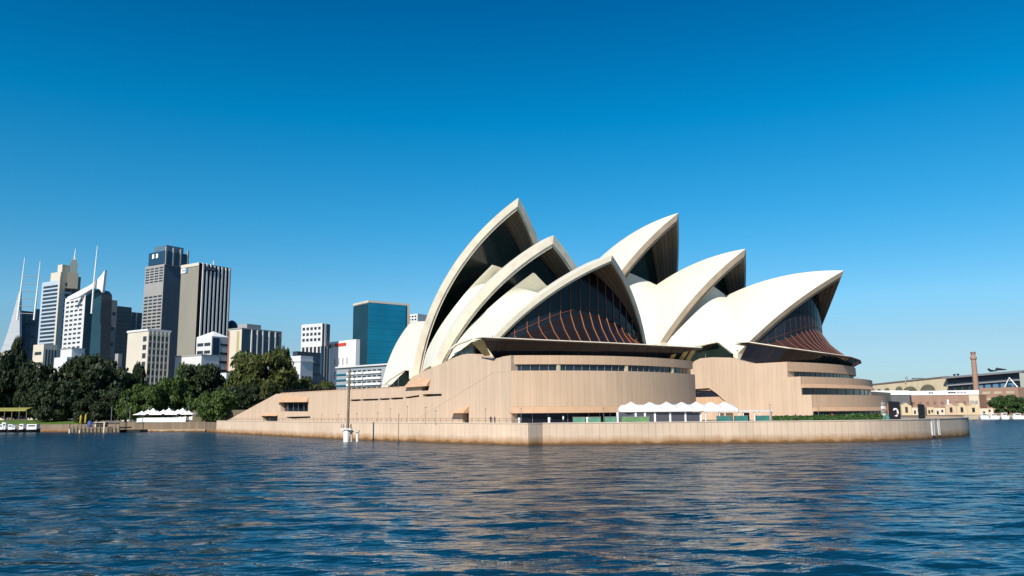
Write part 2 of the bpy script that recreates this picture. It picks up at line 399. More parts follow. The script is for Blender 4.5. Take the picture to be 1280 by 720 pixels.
def shell(key, thick=2.4, glass_back=None, lip=0.0):
    g = key[0]; s = SH[key]
    F = V(*s['F']); P = V(s['P'][0], 0, s['P'][1]); c = V(*s['c']); R = np.linalg.norm(P-c)
    F = c+unit(F-c)*R
    r2 = math.sqrt(R*R-c[1]**2); a0 = math.atan2(P[2]-c[2], P[0]-c[0]); aB = s['back']/r2
    K = max(8, int(s['back']/1.6))
    T = np.linspace(0, 1, TN)
    outer = []; inner = []
    for k in range(K+1):
        a = a0+aB*k/K
        rp = V(c[0]+r2*math.cos(a), 0, c[2]+r2*math.sin(a))
        outer.append(slerp(F-c, rp-c, T)+c)
        arc = slerp((F-c)*(R-thick)/R, (rp-c)*(R-thick)/R, np.linspace(0, 1.02, 120))+c
        # stop the inner face where it reaches the plane of symmetry
        vv = arc[:, 1]; j = int(np.argmax(vv > 0)) if (vv > 0).any() else 119
        f_ = (0-vv[j-1])/(vv[j]-vv[j-1]) if j > 0 and (vv > 0).any() else 1
        tm = (j-1+f_)/119*1.02
        inner.append(slerp((F-c)*(R-thick)/R, (rp-c)*(R-thick)/R, np.linspace(0, tm, TN))+c)
    def Wd(p, sgn): return loc(g, p[0], p[1]*sgn, p[2])
    tiles, rim, soff = MB(), MB(), MB()
    for sgn in (1, -1):
        Wc = lambda cs: [[Wd(p, sgn) for p in q] for q in cs]
        uv = [[(k*1.6/3.6, float(t)) for t in T] for k in range(K+1)]
        tiles.loft(Wc(outer), uv, flip=(sgn == 1))
        soff.loft(Wc(inner), uv, flip=(sgn == -1))
        o0, i0 = outer[0], inner[0]
        # front edge: upper two thirds a flat face, then a small step (as the cast lip)
        mid = o0*.30+i0*.70
        q = unit(V(-1, 0, 0))
        midb = mid+V(-.5, 0, 0)
        rim.loft(Wc([o0, mid]), smooth=True, flip=(sgn == -1))
        rim.loft(Wc([mid, midb]), smooth=True, flip=(sgn == -1))
        rim.loft(Wc([midb, i0+V(-.35, 0, 0)]), smooth=True, flip=(sgn == -1))
        rim.loft(Wc([outer[-1], inner[-1]]), smooth=True, flip=(sgn == 1))
        # underside at the foot
        rim.quad([Wd(p, sgn) for p in (o0[0], i0[0], inner[-1][0], outer[-1][0])])
    st = tiles.build('shell', M_TILE, OH)
    rim.build('rim', M_CONC if g == 'A' else M_CONC_SHADED, st); soff.build('soffit', M_SOFF, st)
    # pedestals under the two feet
    for sgn in (1, -1):
        ped = MB()
        f_ = outer[0][0]; fi = inner[0][0]
        zb = 11.5
        a = Wd(f_, sgn)-ZUP*.0; b = Wd(fi, sgn)
        e = unit((b-a)*V(1, 1, 0)); L = 2.6
        ct = (a+b)/2; 
        ped.box((ct[0], ct[1], (zb+f_[2]-.25)/2), (L, 1.8, f_[2]-.25-zb+1.2), e)
        ped.build('pedestal', M_CONC, OH)
    if glass_back:
        k = min(K, max(1, int(round(glass_back/s['back']*K))))
        gl = MB(); rb = inner[k]
        cols = [[Wd(V(p[0], p[1]*x, p[2]-0.05), 1) for p in rb] for x in np.linspace(1, -1, 9)]
        gl.loft(cols, smooth=False)
        gl.build('glass_wall', M_GGLASS, OH)
    return dict(outer=outer, inner=inner, F=F, c=c, R=R, thick=thick, g=g)
shA1 = shell('A1', glass_back=9); shA2 = shell('A2', glass_back=8); shA3 = shell('A3', thick=1.5)
shB1 = shell('B1', glass_back=11); shB2 = shell('B2', glass_back=9); shB3 = shell('B3', thick=1.8)

def side_shell(sh, kr, px, v0, v1, name='side_shell'):
    """free border from picture points on planes v = const, other border on rib kr of the shell in front"""
    g = sh['g']; O, u, v = (OA, UA, VA) if g == 'A' else (OB, UB, VB)
    pp = [hit(*p, O+v*(v0+(v1-v0)*(i/(len(px)-1))**1.4), v) for i, p in enumerate(px)]
    Lc = [V(*[np.interp(x*(len(pp)-1), range(len(pp)), [q[k] for q in pp]) for k in range(3)]) for x in np.linspace(0, 1, 20)]
    for _ in range(2): Lc = [Lc[0]]+[(Lc[i-1]+2*Lc[i]+Lc[i+1])/4 for i in range(1, 19)]+[Lc[19]]
    out = unit(-v+ZUP*.45+0*u)
    Rc = [loc(g, *p) for p in np.array([np.interp(np.linspace(0, TN-1, 20), range(TN), sh['outer'][kr][:, k]) for k in range(3)]).T]
    mb = MB(); cols = []
    for x in np.linspace(0, 1, 10): cols.append([np.asarray(a)*(1-x)+np.asarray(b)*x+out*1.2*x*(1-x) for a, b in zip(Lc, Rc)])
    uv = [[(i*.3, j/20) for j in range(20)] for i in range(10)]
    back = unit(v*.6-ZUP*.1)*.6
    mb.loft(cols, uv); mb.loft([[p+back for p in q] for q in cols], uv, flip=True)
    for a in (0, -1): mb.loft([cols[a], [p+back for p in cols[a]]], smooth=False, flip=(a == 0))
    mb.loft([[q[-1], q[-1]+back] for q in cols], smooth=False); mb.loft([[q[0], q[0]+back] for q in cols], smooth=False)
    return mb.build(name, M_TILE, OH), cols
# the smaller shells that close the gaps between the big ones
side_shell(shA2, -1, [(527, 466), (532, 440), (549, 409), (568, 383), (591, 355), (615, 331)], -23.5, -6.5)
side_shell(shA3, -1, [(554, 453), (567, 430), (583, 411), (601, 394), (630, 368), (666, 341)], -22.5, -7.0)
side_shell(shB3, -1, [(827, 434), (836, 418), (847, 402), (866, 380), (886, 354)], -20.0, -6.0)
side_shell(shB2, -1, [(740, 440), (752, 400), (768, 368), (787, 341)], -24, -8.0)
# shell that opens to the south, its back towards us
def south_shell():
    g = 'A'; O, u, v = OA, UA, VA
    P = hit(513, 403, O, v); F = hit(476, 488, O-v*21, v); Q = hit(560, 408, O, v)
    out = unit(-v+ZUP*.5); T = np.linspace(0, 1, 22)
    ends = [P*(1-x)+Q*x+ZUP*(3.0*4*x*(1-x))*.3 for x in np.linspace(0, 1, 16)]
    F2 = hit(514, 487, O-v*21, v)
    starts = [F*(1-x)+F2*x for x in np.linspace(0, 1, 16)]
    mir = lambda p: p-2*float((p-O)@v)*v
    mb = MB(); soff = MB()
    cols = [[a*(1-t)+b*t+out*4*(1.5-.4*k/15)*t*(1-t)+u*(-.6)*4*t*(1-t)*(1-k/15) for t in T] for k, (a, b) in enumerate(zip(starts, ends))]
    ins = [[p+(v*.8-ZUP*.5)*1.6*(1-.6*j/21) for j, p in enumerate(q)] for q in cols]
    uv = [[(i*.4, j/22) for j in range(22)] for i in range(16)]
    mb.loft(cols, uv); mb.loft([[mir(p) for p in q] for q in cols], uv, flip=True)
    soff.loft(ins, uv, flip=True); soff.loft([[mir(p) for p in q] for q in ins], uv)
    soff.loft([cols[0], ins[0]]); soff.loft([[mir(p) for p in cols[0]], [mir(p) for p in ins[0]]])
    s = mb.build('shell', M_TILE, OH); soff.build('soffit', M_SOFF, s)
south_shell()
# ---- podium of the opera house
N_IN = V(.778, .628, 0)                     # into the east wall
D1 = V(.628, -.778, 0)
CA_ = loc('A', 14.6, -22.7, 0)              # corner between east wall and north bow
def onw(x, y): return hit(x, y, CA_, N_IN)
ptop = [(284, 525.5), (345, 492.5), (380, 490.5), (440, 487.5), (480, 485.6), (505, 484.2), (516, 470.5), (526, 466), (543, 458), (560, 450.5), (570, 446), (577, 443.5), (584, 442.2), (591, 442.2), (600, 445.4), (609, 449.2), (622, 447.6)]
pw = [onw(*p) for p in ptop]
zc = 17.3
pw += [V(CA_[0], CA_[1], zc)]
poly = pw + [V(CA_[0], CA_[1], 3.4), V(pw[0][0], pw[0][1], 3.4)]
mb = MB(); mb.prism(poly, N_IN*14, uvdir=D1)
wall_e = mb.build('podium_wall', M_GRAN, OH)
openings = [
  [(350, 503), (385, 503), (385, 514.3), (351, 514.3)],
  [(328, 520), (347, 520), (347, 527.6), (329, 527.6)],
  [(358, 521), (388, 520.3), (388, 522.3), (366, 523.6), (358, 522.5)],
  [(438, 499.4), (451, 498.9), (451, 501.2), (438, 501.7)], [(452, 498.9), (473, 498.1), (473, 500.4), (452, 501.2)],
  [(474, 498.0), (487, 497.5), (487, 499.8), (474, 500.3)], [(488, 497.2), (504, 496.6), (504, 498.9), (488, 499.7)],
  [(506, 496.4), (524, 493.6), (524, 496.0), (507, 498.4)], [(528.5, 492.7), (552, 492.0), (552, 495.0), (528.5, 496.0)],
  [(578, 516.5), (586, 516.5), (586, 528.5), (578, 528.5)], [(527, 483.2), (536, 482.8), (535, 488.2), (527, 488.6)]]
def cutwall(o, ops, n_in, pl, depth=1.4):
    polys = [[hit(*p, pl, n_in) for p in op] for op in ops]
    cut(o, polys, depth, n_in)
    for p in polys:
        mb = MB(); c = sum(p)/len(p); q = [c+(x-c)*1.15+n_in*(depth-.12) for x in p]
        mb.prism(q, n_in*.1); mb.build('window', M_WGLASS, OH)
cutwall(wall_e, openings, N_IN, CA_)
# mullions of the large window
for x in (358, 365, 371, 378):
    a, b = onw(x, 503.2)+N_IN*.5, onw(x, 514.2)+N_IN*.5
    mb = MB(); mb.tube([a, b], .06, 4); mb.build('mullion', M_STEEL, OH)
# slightly proud lower facing of the stair run
pth = [onw(516, 526.5), onw(560, 500), onw(617, 465.0), V(*CA_[:2], 14.2)]
mb = MB(); mb.loft([[p-N_IN*.003, p-N_IN*.035, p-N_IN*.035-ZUP*.09, p-N_IN*.003-ZUP*.09] for p in pth], smooth=False, close=True); mb.build('string_course', M_GRAN, OH)
def hood(a, b, top, out, name='hood'):
    """sloping stone hood over an opening: a-b lower edge, top = upper corner or edge (px on wall)"""
    A, B = onw(*a), onw(*b); Ts = [onw(*t) for t in top]
    A2, B2 = A-N_IN*out, B-N_IN*out
    mb = MB()
    if len(Ts) == 1:
        mb.quad([A2, B2, Ts[0]]); mb.quad([B2, B, Ts[0]]); mb.quad([A, A2, Ts[0]]); mb.quad([A2, A, B, B2])
    else:
        mb.quad([A2, B2, Ts[1], Ts[0]]); mb.quad([B2, B, Ts[1]]); mb.quad([A, A2, Ts[0]]); mb.quad([A2, A, B, B2])
    mb.build(name, M_HOOD, OH)
hood((567, 516.3), (586.5, 516.3), [(586.3, 507)], 1.6)
hood((349, 502.8), (386, 502.5), [(352, 494.5), (386, 495.8)], 0.9)
hood((327, 519.8), (347.5, 519.8), [(329, 516.8), (347.5, 516.8)], 0.5)
hood((508, 484.5), (537, 482.6), [(519, 471.5), (538, 474)], 1.0)
# rail along the upper deck
mb = MB()
for i in range(1, 6):
    a, b = pw[i]+N_IN*1.2, pw[i+1]+N_IN*1.2
    if i == 5: break
    n = max(2, int(np.linalg.norm(b-a)/2.0))
    for k in range(n+1):
        p = a+(b-a)*k/n; mb.tube([p-ZUP*.3, p+ZUP*1.05], .035, 4)
    for h in (.35, .7, 1.05): mb.tube([a+ZUP*h, b+ZUP*h], .035, 4)
mb.build('deck_railing', M_BLACK, OH)

class Bow:
    def __init__(s, g, v0, v1): s.g, s.v0, s.v1 = g, v0, v1
    def curve(s, u0, u1, b, z, ins=0.0, n=40, s0=0., s1=1.):
        return [loc(s.g, u0*(1-t)+u1*t+b*4*t*(1-t)-ins, s.v0+(s.v1-s.v0)*t+ins*(.5-t)*.8, z) for t in np.linspace(s0, s1, n)]
    def slab(s, name, mt, z0, z1, u0, u1, b, ins=0., ins_top=None):
        mb = MB(); c0 = s.curve(u0, u1, b, z0, ins); c1 = s.curve(u0, u1, b, z1, ins if ins_top is None else ins_top)
        back0 = [loc(s.g, -30, s.v1-1, z0), loc(s.g, -30, s.v0+1, z0)]
        run = 0; uv = []
        for i, p in enumerate(c0):
            if i: run += float(np.linalg.norm(p-c0[i-1]))
            uv.append([(run, z0), (run, z1)])
        mb.loft([[a, b_] for a, b_ in zip(c0, c1)], uv, smooth=False)
        bk = [p+ZUP*(z1-z0) for p in back0]
        mb.quad(list(c1)+bk); mb.quad((list(c0)+back0)[::-1])
        for a, b_, c, d in ((c0[-1], back0[0], bk[0], c1[-1]), (back0[1], c0[0], c1[0], bk[1]), (back0[0], back0[1], bk[1], bk[0])):
            L = float(np.linalg.norm(b_-a)); mb.quad([a, b_, c, d], [(0, z0), (L, z0), (L, z1), (0, z1)])
        return mb.build(name, mt, OH)
    def mull(s, z0, z1, u0, u1, b, ins, ts, r=.07, mt=None):
        for t in ts:
            p = s.curve(u0, u1, b, 0, ins, 2, t, t)[0]
            mb = MB(); mb.tube([p+ZUP*z0, p+ZUP*z1], r, 5); mb.build('mullion', mt or M_STEEL, OH)
EPS = .004
M_GRANB = granite('warm_granite', (0.56, 0.40, 0.275))
ba = Bow('A', -22.7, 26.4)
ba.slab('ground_glazing', M_DGLASS, 3.4, 5.75, 14.6, 12.4, 7, .9)
ba.slab('awning', M_HOOD, 5.75, 7.05, 14.6, 12.4, 7, -.35, .02)
ba.slab('lower_band', M_GRANB, 7.05+EPS, 14.2, 14.6, 12.4, 7)
ba.slab('window_strip', M_WGLASS, 14.2+EPS, 15.5, 14.6, 12.4, 7, 1.0)
ba.slab('upper_band', M_GRAND, 15.5+EPS, 17.3, 14.6, 12.4, 7, .45)
ba.mull(14.2, 15.5, 14.6, 12.4, 7, .85, [.04+.035*i for i in range(27)])
ba.mull(3.6, 5.75, 14.6, 12.4, 7, .75, [.03, .08, .14, .22, .31, .36, .41, .47, .53], .06)
for t in (.185, .50, .80):
    p = ba.curve(14.6, 12.4, 7, 0, .8, 2, t, t)[0]
    mb = MB(); mb.box((p[0], p[1], 14.85), (.7, .4, 1.28), tuple(VA)); mb.build('pier', mat('pale_pier', (.55, .5, .33), .7), OH)
bb = Bow('B', -24, 24)
bb.slab('ground_glazing', M_DGLASS, 3.4, 5.6, 19, 17.5, 4, 1.2)
bb.slab('awning', M_HOOD, 5.6, 6.6, 19, 17.5, 4, -.5, .02)
bb.slab('lower_band', M_GRAND, 6.6+EPS, 9.5, 19, 17.5, 4)
bb.slab('window_strip', M_WGLASS, 9.5+EPS, 11.2, 16.5, 13.5, 4, .5)
bb.slab('awning', M_HOOD, 11.2+EPS, 12.2, 16.5, 13.5, 4, -.7, .02)
bb.slab('middle_band', M_GRAND, 12.2+2*EPS, 13.9, 16.5, 13.5, 4)
bb.slab('window_strip', M_WGLASS, 13.9+EPS, 15.3, 13, 9, 4, .7)
bb.slab('upper_band', M_GRAND, 15.3+2*EPS, 17.6, 13, 9, 4)
bb.mull(13.9, 15.3, 13, 9, 4, .6, [.05*i for i in range(1, 20)])
bb.mull(9.5, 11.2, 16.5, 13.5, 4, .4, [.1*i for i in range(1, 10)])
bb.mull(3.6, 5.6, 19, 17.5, 4, 1.1, [.07*i for i in range(1, 14)])
# east side wall of the western hall
PB = loc('B', 0, -24.05, 0)
def onb(x, y): return hit(x, y, PB, VB)
def zb(u, z): return loc('B', u, -24.05, z)
pb = [zb(-75, 16), onb(862, 462), onb(867, 452), onb(875, 448), onb(890, 446.6), onb(912, 447), onb(925, 450.5), onb(942, 455.5), onb(960, 454), onb(979, 453), zb(13, 17.6), zb(13, 3.4), zb(-75, 3.4)]
mb = MB(); mb.prism(pb, VB*9, uvdir=UB); wall_b = mb.build('podium_wall', M_GRAN, OH)
cut(wall_b, [[onb(858, 504), onb(858, 490), onb(870, 486.2), onb(886, 485), (onb(896, 492)), onb(908, 503), onb(914, 510), onb(858, 510)]], 5, VB)
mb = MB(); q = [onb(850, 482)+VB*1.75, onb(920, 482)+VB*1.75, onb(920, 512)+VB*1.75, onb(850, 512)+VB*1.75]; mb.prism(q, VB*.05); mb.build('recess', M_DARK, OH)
for k in range(4):
    a = onb(866+3*k, 487.6+3.2*k)+VB*(.6+.3*k); b = onb(890+6*k, 488.4+3.4*k)+VB*(.6+.3*k)
    mb = MB(); mb.tube([a, b], .16, 5); mb.build('beam', M_SOFF, OH)
# lower plates under tiers 2 and 3
mb = MB(); P2 = loc('B', 0, -24.35, 0)
mb.prism([hit(943, 522, P2, VB), hit(943, 487, P2, VB), hit(985, 472, P2, VB), loc('B', 16.5, -24.35, 13.9), loc('B', 16.5, -24.35, 9.5), loc('B', 19, -24.35, 9.5), loc('B', 19, -24.35, 3.4), loc('B', -3, -24.35, 3.4)], VB*.4, uvdir=UB)
mb.build('podium_wall', M_GRAN, OH)
# podium mass behind the facings
mb = MB()
core = [pw[1]+N_IN*1.5, CA_+N_IN*1.5, loc('A', 13, 24, 0), loc('B', -60, -22, 0), loc('B', -2, -22, 0), loc('B', -2, 22, 0), V(150, 330, 0), V(30, 400, 0), V(-70, 330, 0)]
mb.prism([V(p[0], p[1], 3.4) for p in core], ZUP*9.0); mb.build('podium_core', M_GRAND, OH)
# raised platforms the shells stand on
for g, (u0, u1, v0, v1, z) in (('A', (-62, -42, -20, 20, 14.6)), ('A', (-42, 6, -19, 21, 16.2)), ('B', (-70, 4, -21, 21, 17.2))):
    mb = MB(); mb.prism([loc(g, u0, v0, 12), loc(g, u1, v0, 12), loc(g, u1, v1, 12), loc(g, u0, v1, 12)], ZUP*(z-12)); mb.build('podium_core', M_GRAND, OH)

# ---- the glazed northern foyers: hung glass, flared skirt, brim and inclined glass below it
def interp(L, v):
    xs = [p[0] for p in L]
    return [float(np.interp(v, xs, [p[k] for p in L])) for k in range(1, len(L[0]))]
def foyer(sh, W, ug0, ug1, bend_h, brim, glass_mat, skirt_mat, mull_mat, n_mull, par_z, par_in):
    g = sh['g']; c = sh['c']; r = sh['R']-sh['thick']-.03
    rim_v, rim_u = -sh['inner'][0][::-1, 1], sh['inner'][0][::-1, 0]
    def inner_z(u, v):
        return c[2]+math.sqrt(max(r*r-(u-c[0])**2-(abs(v)+c[1])**2, 1))
    def prof(v):
        s = min(1, abs(v)/W); bu, bz = interp(brim, v)
        u = ug1+(ug0-ug1)*s*s
        u = min(u, float(np.interp(abs(v), rim_v, rim_u))-1.1)
        zb_ = bz+.15+bend_h*(1-s*s)**1.5
        top = max(inner_z(u, v), zb_+.05)
        return u, top, zb_, u+(bu-.7-u)*max(0.02, 1-s*s)**.75, bz+.1
    vs_ = np.linspace(-W, W, 61)
    up_, sk = MB(), MB()
    P = [prof(v) for v in vs_]
    up_.loft([[loc(g, p[0], v, p[2]), loc(g, p[0], v, p[1])] for v, p in zip(vs_, P)], smooth=False)
    Ft = sh['F']
    for sg in (-1, 1):
        pe = prof(sg*W); q = loc(g, Ft[0]+.2, sg*(abs(Ft[1])-.5), Ft[2]+1.5); q0 = q-ZUP*5
        up_.quad([loc(g, pe[0], sg*W, pe[2]-4), q0, q, loc(g, pe[0], sg*W, max(pe[1], pe[2]))])
    gl = up_.build('glass_wall', glass_mat, OH)
    sk.loft([[loc(g, p[3], v, p[4]), loc(g, p[0]*.62+p[3]*.38, v, p[2]*.52+p[4]*.48), loc(g, p[0], v, p[2])] for v, p in zip(vs_, P)], smooth=False)
    skirt = sk.build('glass_skirt', skirt_mat, OH)
    for v in np.linspace(-W*.96, W*.96, n_mull):
        p = prof(v); o = .1
        mb = MB()
        ptop = loc(g, p[0]+o, v, p[2]+(p[1]-p[2])*.97)
        mb.tube([ptop, loc(g, p[0]+o, v, p[2]+.4)], .13 if g == 'A' else .045, 4); mb.tube([loc(g, p[0]+o, v, p[2]+.4), loc(g, p[0]*.62+p[3]*.38+o, v, p[2]*.52+p[4]*.48+.15), loc(g, p[3]+o, v, p[4]+.1)], .15, 4)
        mb.build('mullion', mull_mat, gl)
    for f_ in (.35,):
        mb = MB(); mb.tube([loc(g, p[0]+.12, v, min(p[1]-.1, p[2]+1.3)) for v, p in zip(vs_, P)], .05, 4); mb.build('transom', mull_mat, gl)
    # brim
    bv = np.linspace(brim[0][0], brim[-1][0], 49)
    mb = MB(); sec = []
    for v in bv:
        bu, bz = interp(brim, v)
        sec.append([loc(g, bu-4.5, v, bz+.35), loc(g, bu, v, bz+.22), loc(g, bu+.15, v, bz+.05), loc(g, bu-.1, v, bz-.12), loc(g, bu-4.5, v, bz-.05)])
    mb.loft(sec, smooth=False, flip=False); mb.build('brim', M_BRONZD, OH)
    mb = MB(); mb.tube([q[1]+ZUP*.02 for q in sec], .14, 5); mb.build('brim_edge', M_CONC, OH)
    # inclined glass beneath
    mb = MB(); sec2 = []
    for v in bv:
        bu, bz = interp(brim, v)
        vb_ = max(brim[0][0]+5, min(brim[-1][0]-3, v)) if g == 'A' else v
        sec2.append([loc(g, bu-par_in, vb_, par_z-.3), loc(g, bu-.5, v, bz-.16)])
    mb.loft(sec2, smooth=False); lg = mb.build('lower_glazing', glass_mat, OH)
    for i in range(2, 49, 3):
        mb = MB(); mb.tube([sec2[i][0]+loc(g, .06, 0, 0)-loc(g, 0, 0, 0), sec2[i][1]+loc(g, .06, 0, 0)-loc(g, 0, 0, 0)], .06, 4); mb.build('mullion', M_BRONZD, lg)
brimA = [(-28, 12.3, 20.7), (-14, 13.3, 20.5), (0, 13.8, 20.4), (14, 13.4, 20.3), (28.5, 12.7, 20.2)]
brimB = [(-22, 2, 23.0), (-19, 11, 21.1), (-8, 15, 20.1), (6, 15.6, 19.7), (18, 13, 19.4), (28, 9, 19.2)]
M_SKA = mat('dark_skirt_glass', (0.014, 0.012, 0.014), .15)
foyer(shA3, 19.4, 2.6, 9.0, 6.6, brimA, M_DGLASS, M_SKA, M_BRONZE, 17, 17.3, 4.2)
foyer(shB3, 18.7, -1.8, 9.2, 6.8, brimB, M_DGLASS, M_SKIRT, mat('red_brown_mullion', (.12, .045, .03), .5), 25, 17.6, 4.0)

# dark glazing and sloping awnings where the side shells meet the podium
def side_glazing(g, px, vv, top, out=1.6):
    O, u, v = (OA, UA, VA) if g == 'A' else (OB, UB, VB)
    P = [hit(*p, O+v*vv, v) for p in px]; mb = MB(); mb.prism(P, v*1.0); gz = mb.build('side_glazing', M_GGLASS, OH)
    T2 = [hit(*p, O+v*(vv-out), v) for p in top]; mb = MB(); mb.tube(T2, .28, 5); mb.build('awning_edge', M_CONC, OH)
    mb = MB(); T3 = [hit(*p, O+v*(vv+.3), v)+ZUP*.4 for p in top]
    for i in range(len(T2)-1): mb.quad([T2[i], T2[i+1], T3[i+1], T3[i]]); 
    mb.build('awning', M_CONC, OH)
    for k in (.3, .6):
        a = P[0]*(1-k)+P[-1]*k; b = P[1]*(1-k)+P[-2]*k; mb = MB(); mb.tube([a-v*.08, b-v*.08], .07, 4); mb.build('mullion', M_STEEL, gz)
side_glazing('A', [(486, 489), (486, 484), (507, 463), (507, 489)], -21.6, [(482, 479.5), (488, 474), (507, 462)], .5)
side_glazing('A', [(558, 460), (565, 446), (590, 427), (590, 460)], -23.4, [(563, 437), (571, 431), (590, 423.5)])
side_glazing('B', [(832, 470), (838, 443), (896, 428), (914, 442), (914, 470)], -22.6, [(845, 441), (866, 433.5), (896, 427.5)])

# ochre brackets under the right end of the brim
M_OCH = mat('ochre_bracket', (.46, .36, .13), .6, noise=.15, nscale=1)
for v_ in (21.0, 24.0, 26.0):
    a, b_, c_ = loc('A', 12.3, v_, 20.1), loc('A', 8.5, v_, 20.1), loc('A', 8.5, v_, 17.4); mb = MB(); mb.prism([a, b_, c_, loc('A', 9.6, v_, 17.4)], VA*1.3); mb.build('bracket', M_OCH, OH)
a, b_, c_ = loc('A', 12.0, -27.5, 20.4), loc('A', 7, -27.5, 20.4), loc('A', 7, -24.5, 17.6); mb = MB(); mb.prism([a, b_, c_, loc('A', 9, -24.5, 17.6)], VA*-.5); mb.build('bracket', M_OCH, OH)
# ------------------------------------------------------------------ land behind
mb = MB()
land = [V(-6000, 330), V(-420, 330), V(-196, 322), V(-150, 312), V(-116, 305), V(-96, 292), V(-60, 380), V(40, 470), V(150, 470), V(205, 462), V(263, 461), V(500, 440), V(6000, 440), V(6000, 9000), V(-6000, 9000)]
mb.prism([p3(p, 2.4) for p in land], V(0, 0, -5))
tag(mb.build('ground', mat('shore_ground', (0.16, 0.13, 0.095), .9, noise=.2, nscale=.05)), kind='structure')

# ------------------------------------------------------------------ city towers
GLZ = 2.3
class Bld:
    def __init__(s, name, label, cat, xl, xm, xr, ytop, d, wall, phi=-33, roof=None, group='buildings of the city skyline', z0=GLZ, right_mat=None):
        c = at(xm, ytop, d); s.z1 = float(c[2]); s.c = V(c[0], c[1], 0); s.z0 = z0
        a = R_(phi); s.nL = V(math.sin(a), -math.cos(a), 0); s.tL = V(-math.cos(a), -math.sin(a), 0)
        s.nR = V(math.cos(a), math.sin(a), 0); s.tR = V(-math.sin(a), math.cos(a), 0)
        def run(x, t):
            r = ray(x, ytop); k = V(r[1], -r[0], 0); return max(1.0, -float(s.c@k)/float(t@k))
        s.LL = run(xl, s.tL); s.LR = run(xr, s.tR)
        s.root = thing(name, label, cat, (s.c[0], s.c[1], z0), group); s.nwin = 0; s.stuff = None
        s.poly = [s.c, s.c+s.tR*s.LR, s.c+s.tR*s.LR+s.tL*s.LL, s.c+s.tL*s.LL]
        s.block('wall', wall, z0, s.z1)
        if right_mat:
            p = s.c+s.nR*.06; mb = MB(); mb.quad([p+ZUP*z0, p+s.tR*s.LR+ZUP*z0, p+s.tR*s.LR+ZUP*(s.z1-.1), p+ZUP*(s.z1-.1)]); mb.build('glass_front', right_mat, s.root)
    def block(s, name, mt, za, zb, grow=0.0, frac=None):
        mb = MB(); P = []
        l0, l1, r0, r1 = frac or (0, 1, 0, 1)
        for l, r in ((l0, r0), (l0, r1), (l1, r1), (l1, r0)):
            P.append(s.c+s.tL*(s.LL*l+grow*(1 if l == l1 else -1))+s.tR*(s.LR*r+grow*(1 if r == r1 else -1)))
        mb.prism([V(p[0], p[1], za) for p in P], ZUP*(zb-za)); return mb.build(name, mt, s.root)
    def rect(s, side, a0, a1, za, zb, mt, name='window', proud=.12, par=None):
        t, n, L = (s.tL, s.nL, s.LL) if side == 'L' else (s.tR, s.nR, s.LR)
        o = s.c+n*proud/2; mb = MB()
        m_ = o+t*L*(a0+a1)/2
        mb.box((m_[0], m_[1], (za+zb)/2), (L*(a1-a0), proud, zb-za), tuple(t))
        if name == 'window':
            s.nwin += 1
            if s.nwin > 95:
                s.extra.append((mb, mt)) if hasattr(s, 'extra') else setattr(s, 'extra', [(mb, mt)])
                return
        return mb.build(name, mt, par or s.root)
    def grid(s, side, rows, cols, a0, a1, z0, z1, mt, wf=.6, hf=.55, skip=None):
        """z0,z1 as fractions of the height"""
        H = s.z1-s.z0
        for r in reversed(range(rows)):
            for c in range(cols):
                if skip and skip(r, c): continue
                ww = (a1-a0)/cols; hh = (z1-z0)/rows
                x = a0+(c+.5)*ww; z = s.z0+H*(z0+(r+.5)*hh)
                s.rect(side, x-ww*wf/2, x+ww*wf/2, z-H*hh*hf/2, z+H*hh*hf/2, mt)
    def finish(s):
        if hasattr(s, 'extra'):
            mb = MB()
            for m_, mt in s.extra:
                k = len(mb.v); mb.v += m_.v; mb.f += [tuple(i+k for i in f) for f in m_.f]; mb.uv += m_.uv; mb.sm += m_.sm
            tag(mb.build('window', s.extra[0][1], s.root), kind='stuff')
M_W1 = mat('tower_white', (.62, .62, .62), .6, noise=.05, nscale=.05)
M_W2 = mat('tower_cream', (.58, .53, .44), .7, noise=.06, nscale=.05)
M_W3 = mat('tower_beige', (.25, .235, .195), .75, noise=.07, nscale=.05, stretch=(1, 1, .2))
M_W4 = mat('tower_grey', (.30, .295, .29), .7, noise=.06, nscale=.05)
M_W5 = mat('tower_dark', (.035, .045, .06), .35, noise=.15, nscale=.05)
M_W6 = mat('tower_pale_blue', (.42, .50, .60), .35, noise=.05, nscale=.05)
M_BG = mat('tower_blue_glass', (.02, .055, .10), .15, noise=.2, nscale=.06)
M_TEAL = mat('teal_glass', (.02, .30, .42), .18, .75, noise=.15, nscale=.05)
M_TEALD = mat('teal_glass_dark', (.012, .05, .075), .22, noise=.2, nscale=.05)
M_WIN = mat('tower_window', (.025, .032, .04), .2, noise=.3, nscale=.1)
M_RED = mat('red_sign', (.62, .06, .04), .5)
M_BLUE = mat('blue_sign', (.05, .25, .5), .5)
H_ = lambda b: b.z1-b.z0
# fin tower with two masts
p_ = [(-14, 470), (2, 436), (10, 414), (17, 389), (24.5, 362), (24.5, 470)]
r0 = thing('sail_tower', 'pale concrete fin tower with two thin white masts joined by ladder rungs', 'tower', at(12, 470, 900), 'buildings of the city skyline')
mb = MB(); mb.prism([at(x, y, 900) for x, y in p_], V(0, 4, 0)); mb.build('fin', mat('fin_panel', (.44, .47, .50), .4, noise=.12, nscale=.12, stretch=(.3,.3,3)), r0)
for (x0, y0), (x1, y1) in (((31, 322), (21.5, 400)), ((50.3, 327), (42.5, 400))):
    mb = MB(); mb.tube([at(x1, y1, 895), at(x0, y0, 895)], [1.1, .35], 5); mb.build('mast', M_WHITE, r0)
for i in range(6):
    y = 345+9.3*i; xl_ = 31-(y-322)*.122; xr_ = 50.3-(y-327)*.107
    mb = MB(); mb.tube([at(xl_, y, 895), at(xr_, y+.8, 895)], .38, 4); mb.build('rung', M_STEEL, r0)
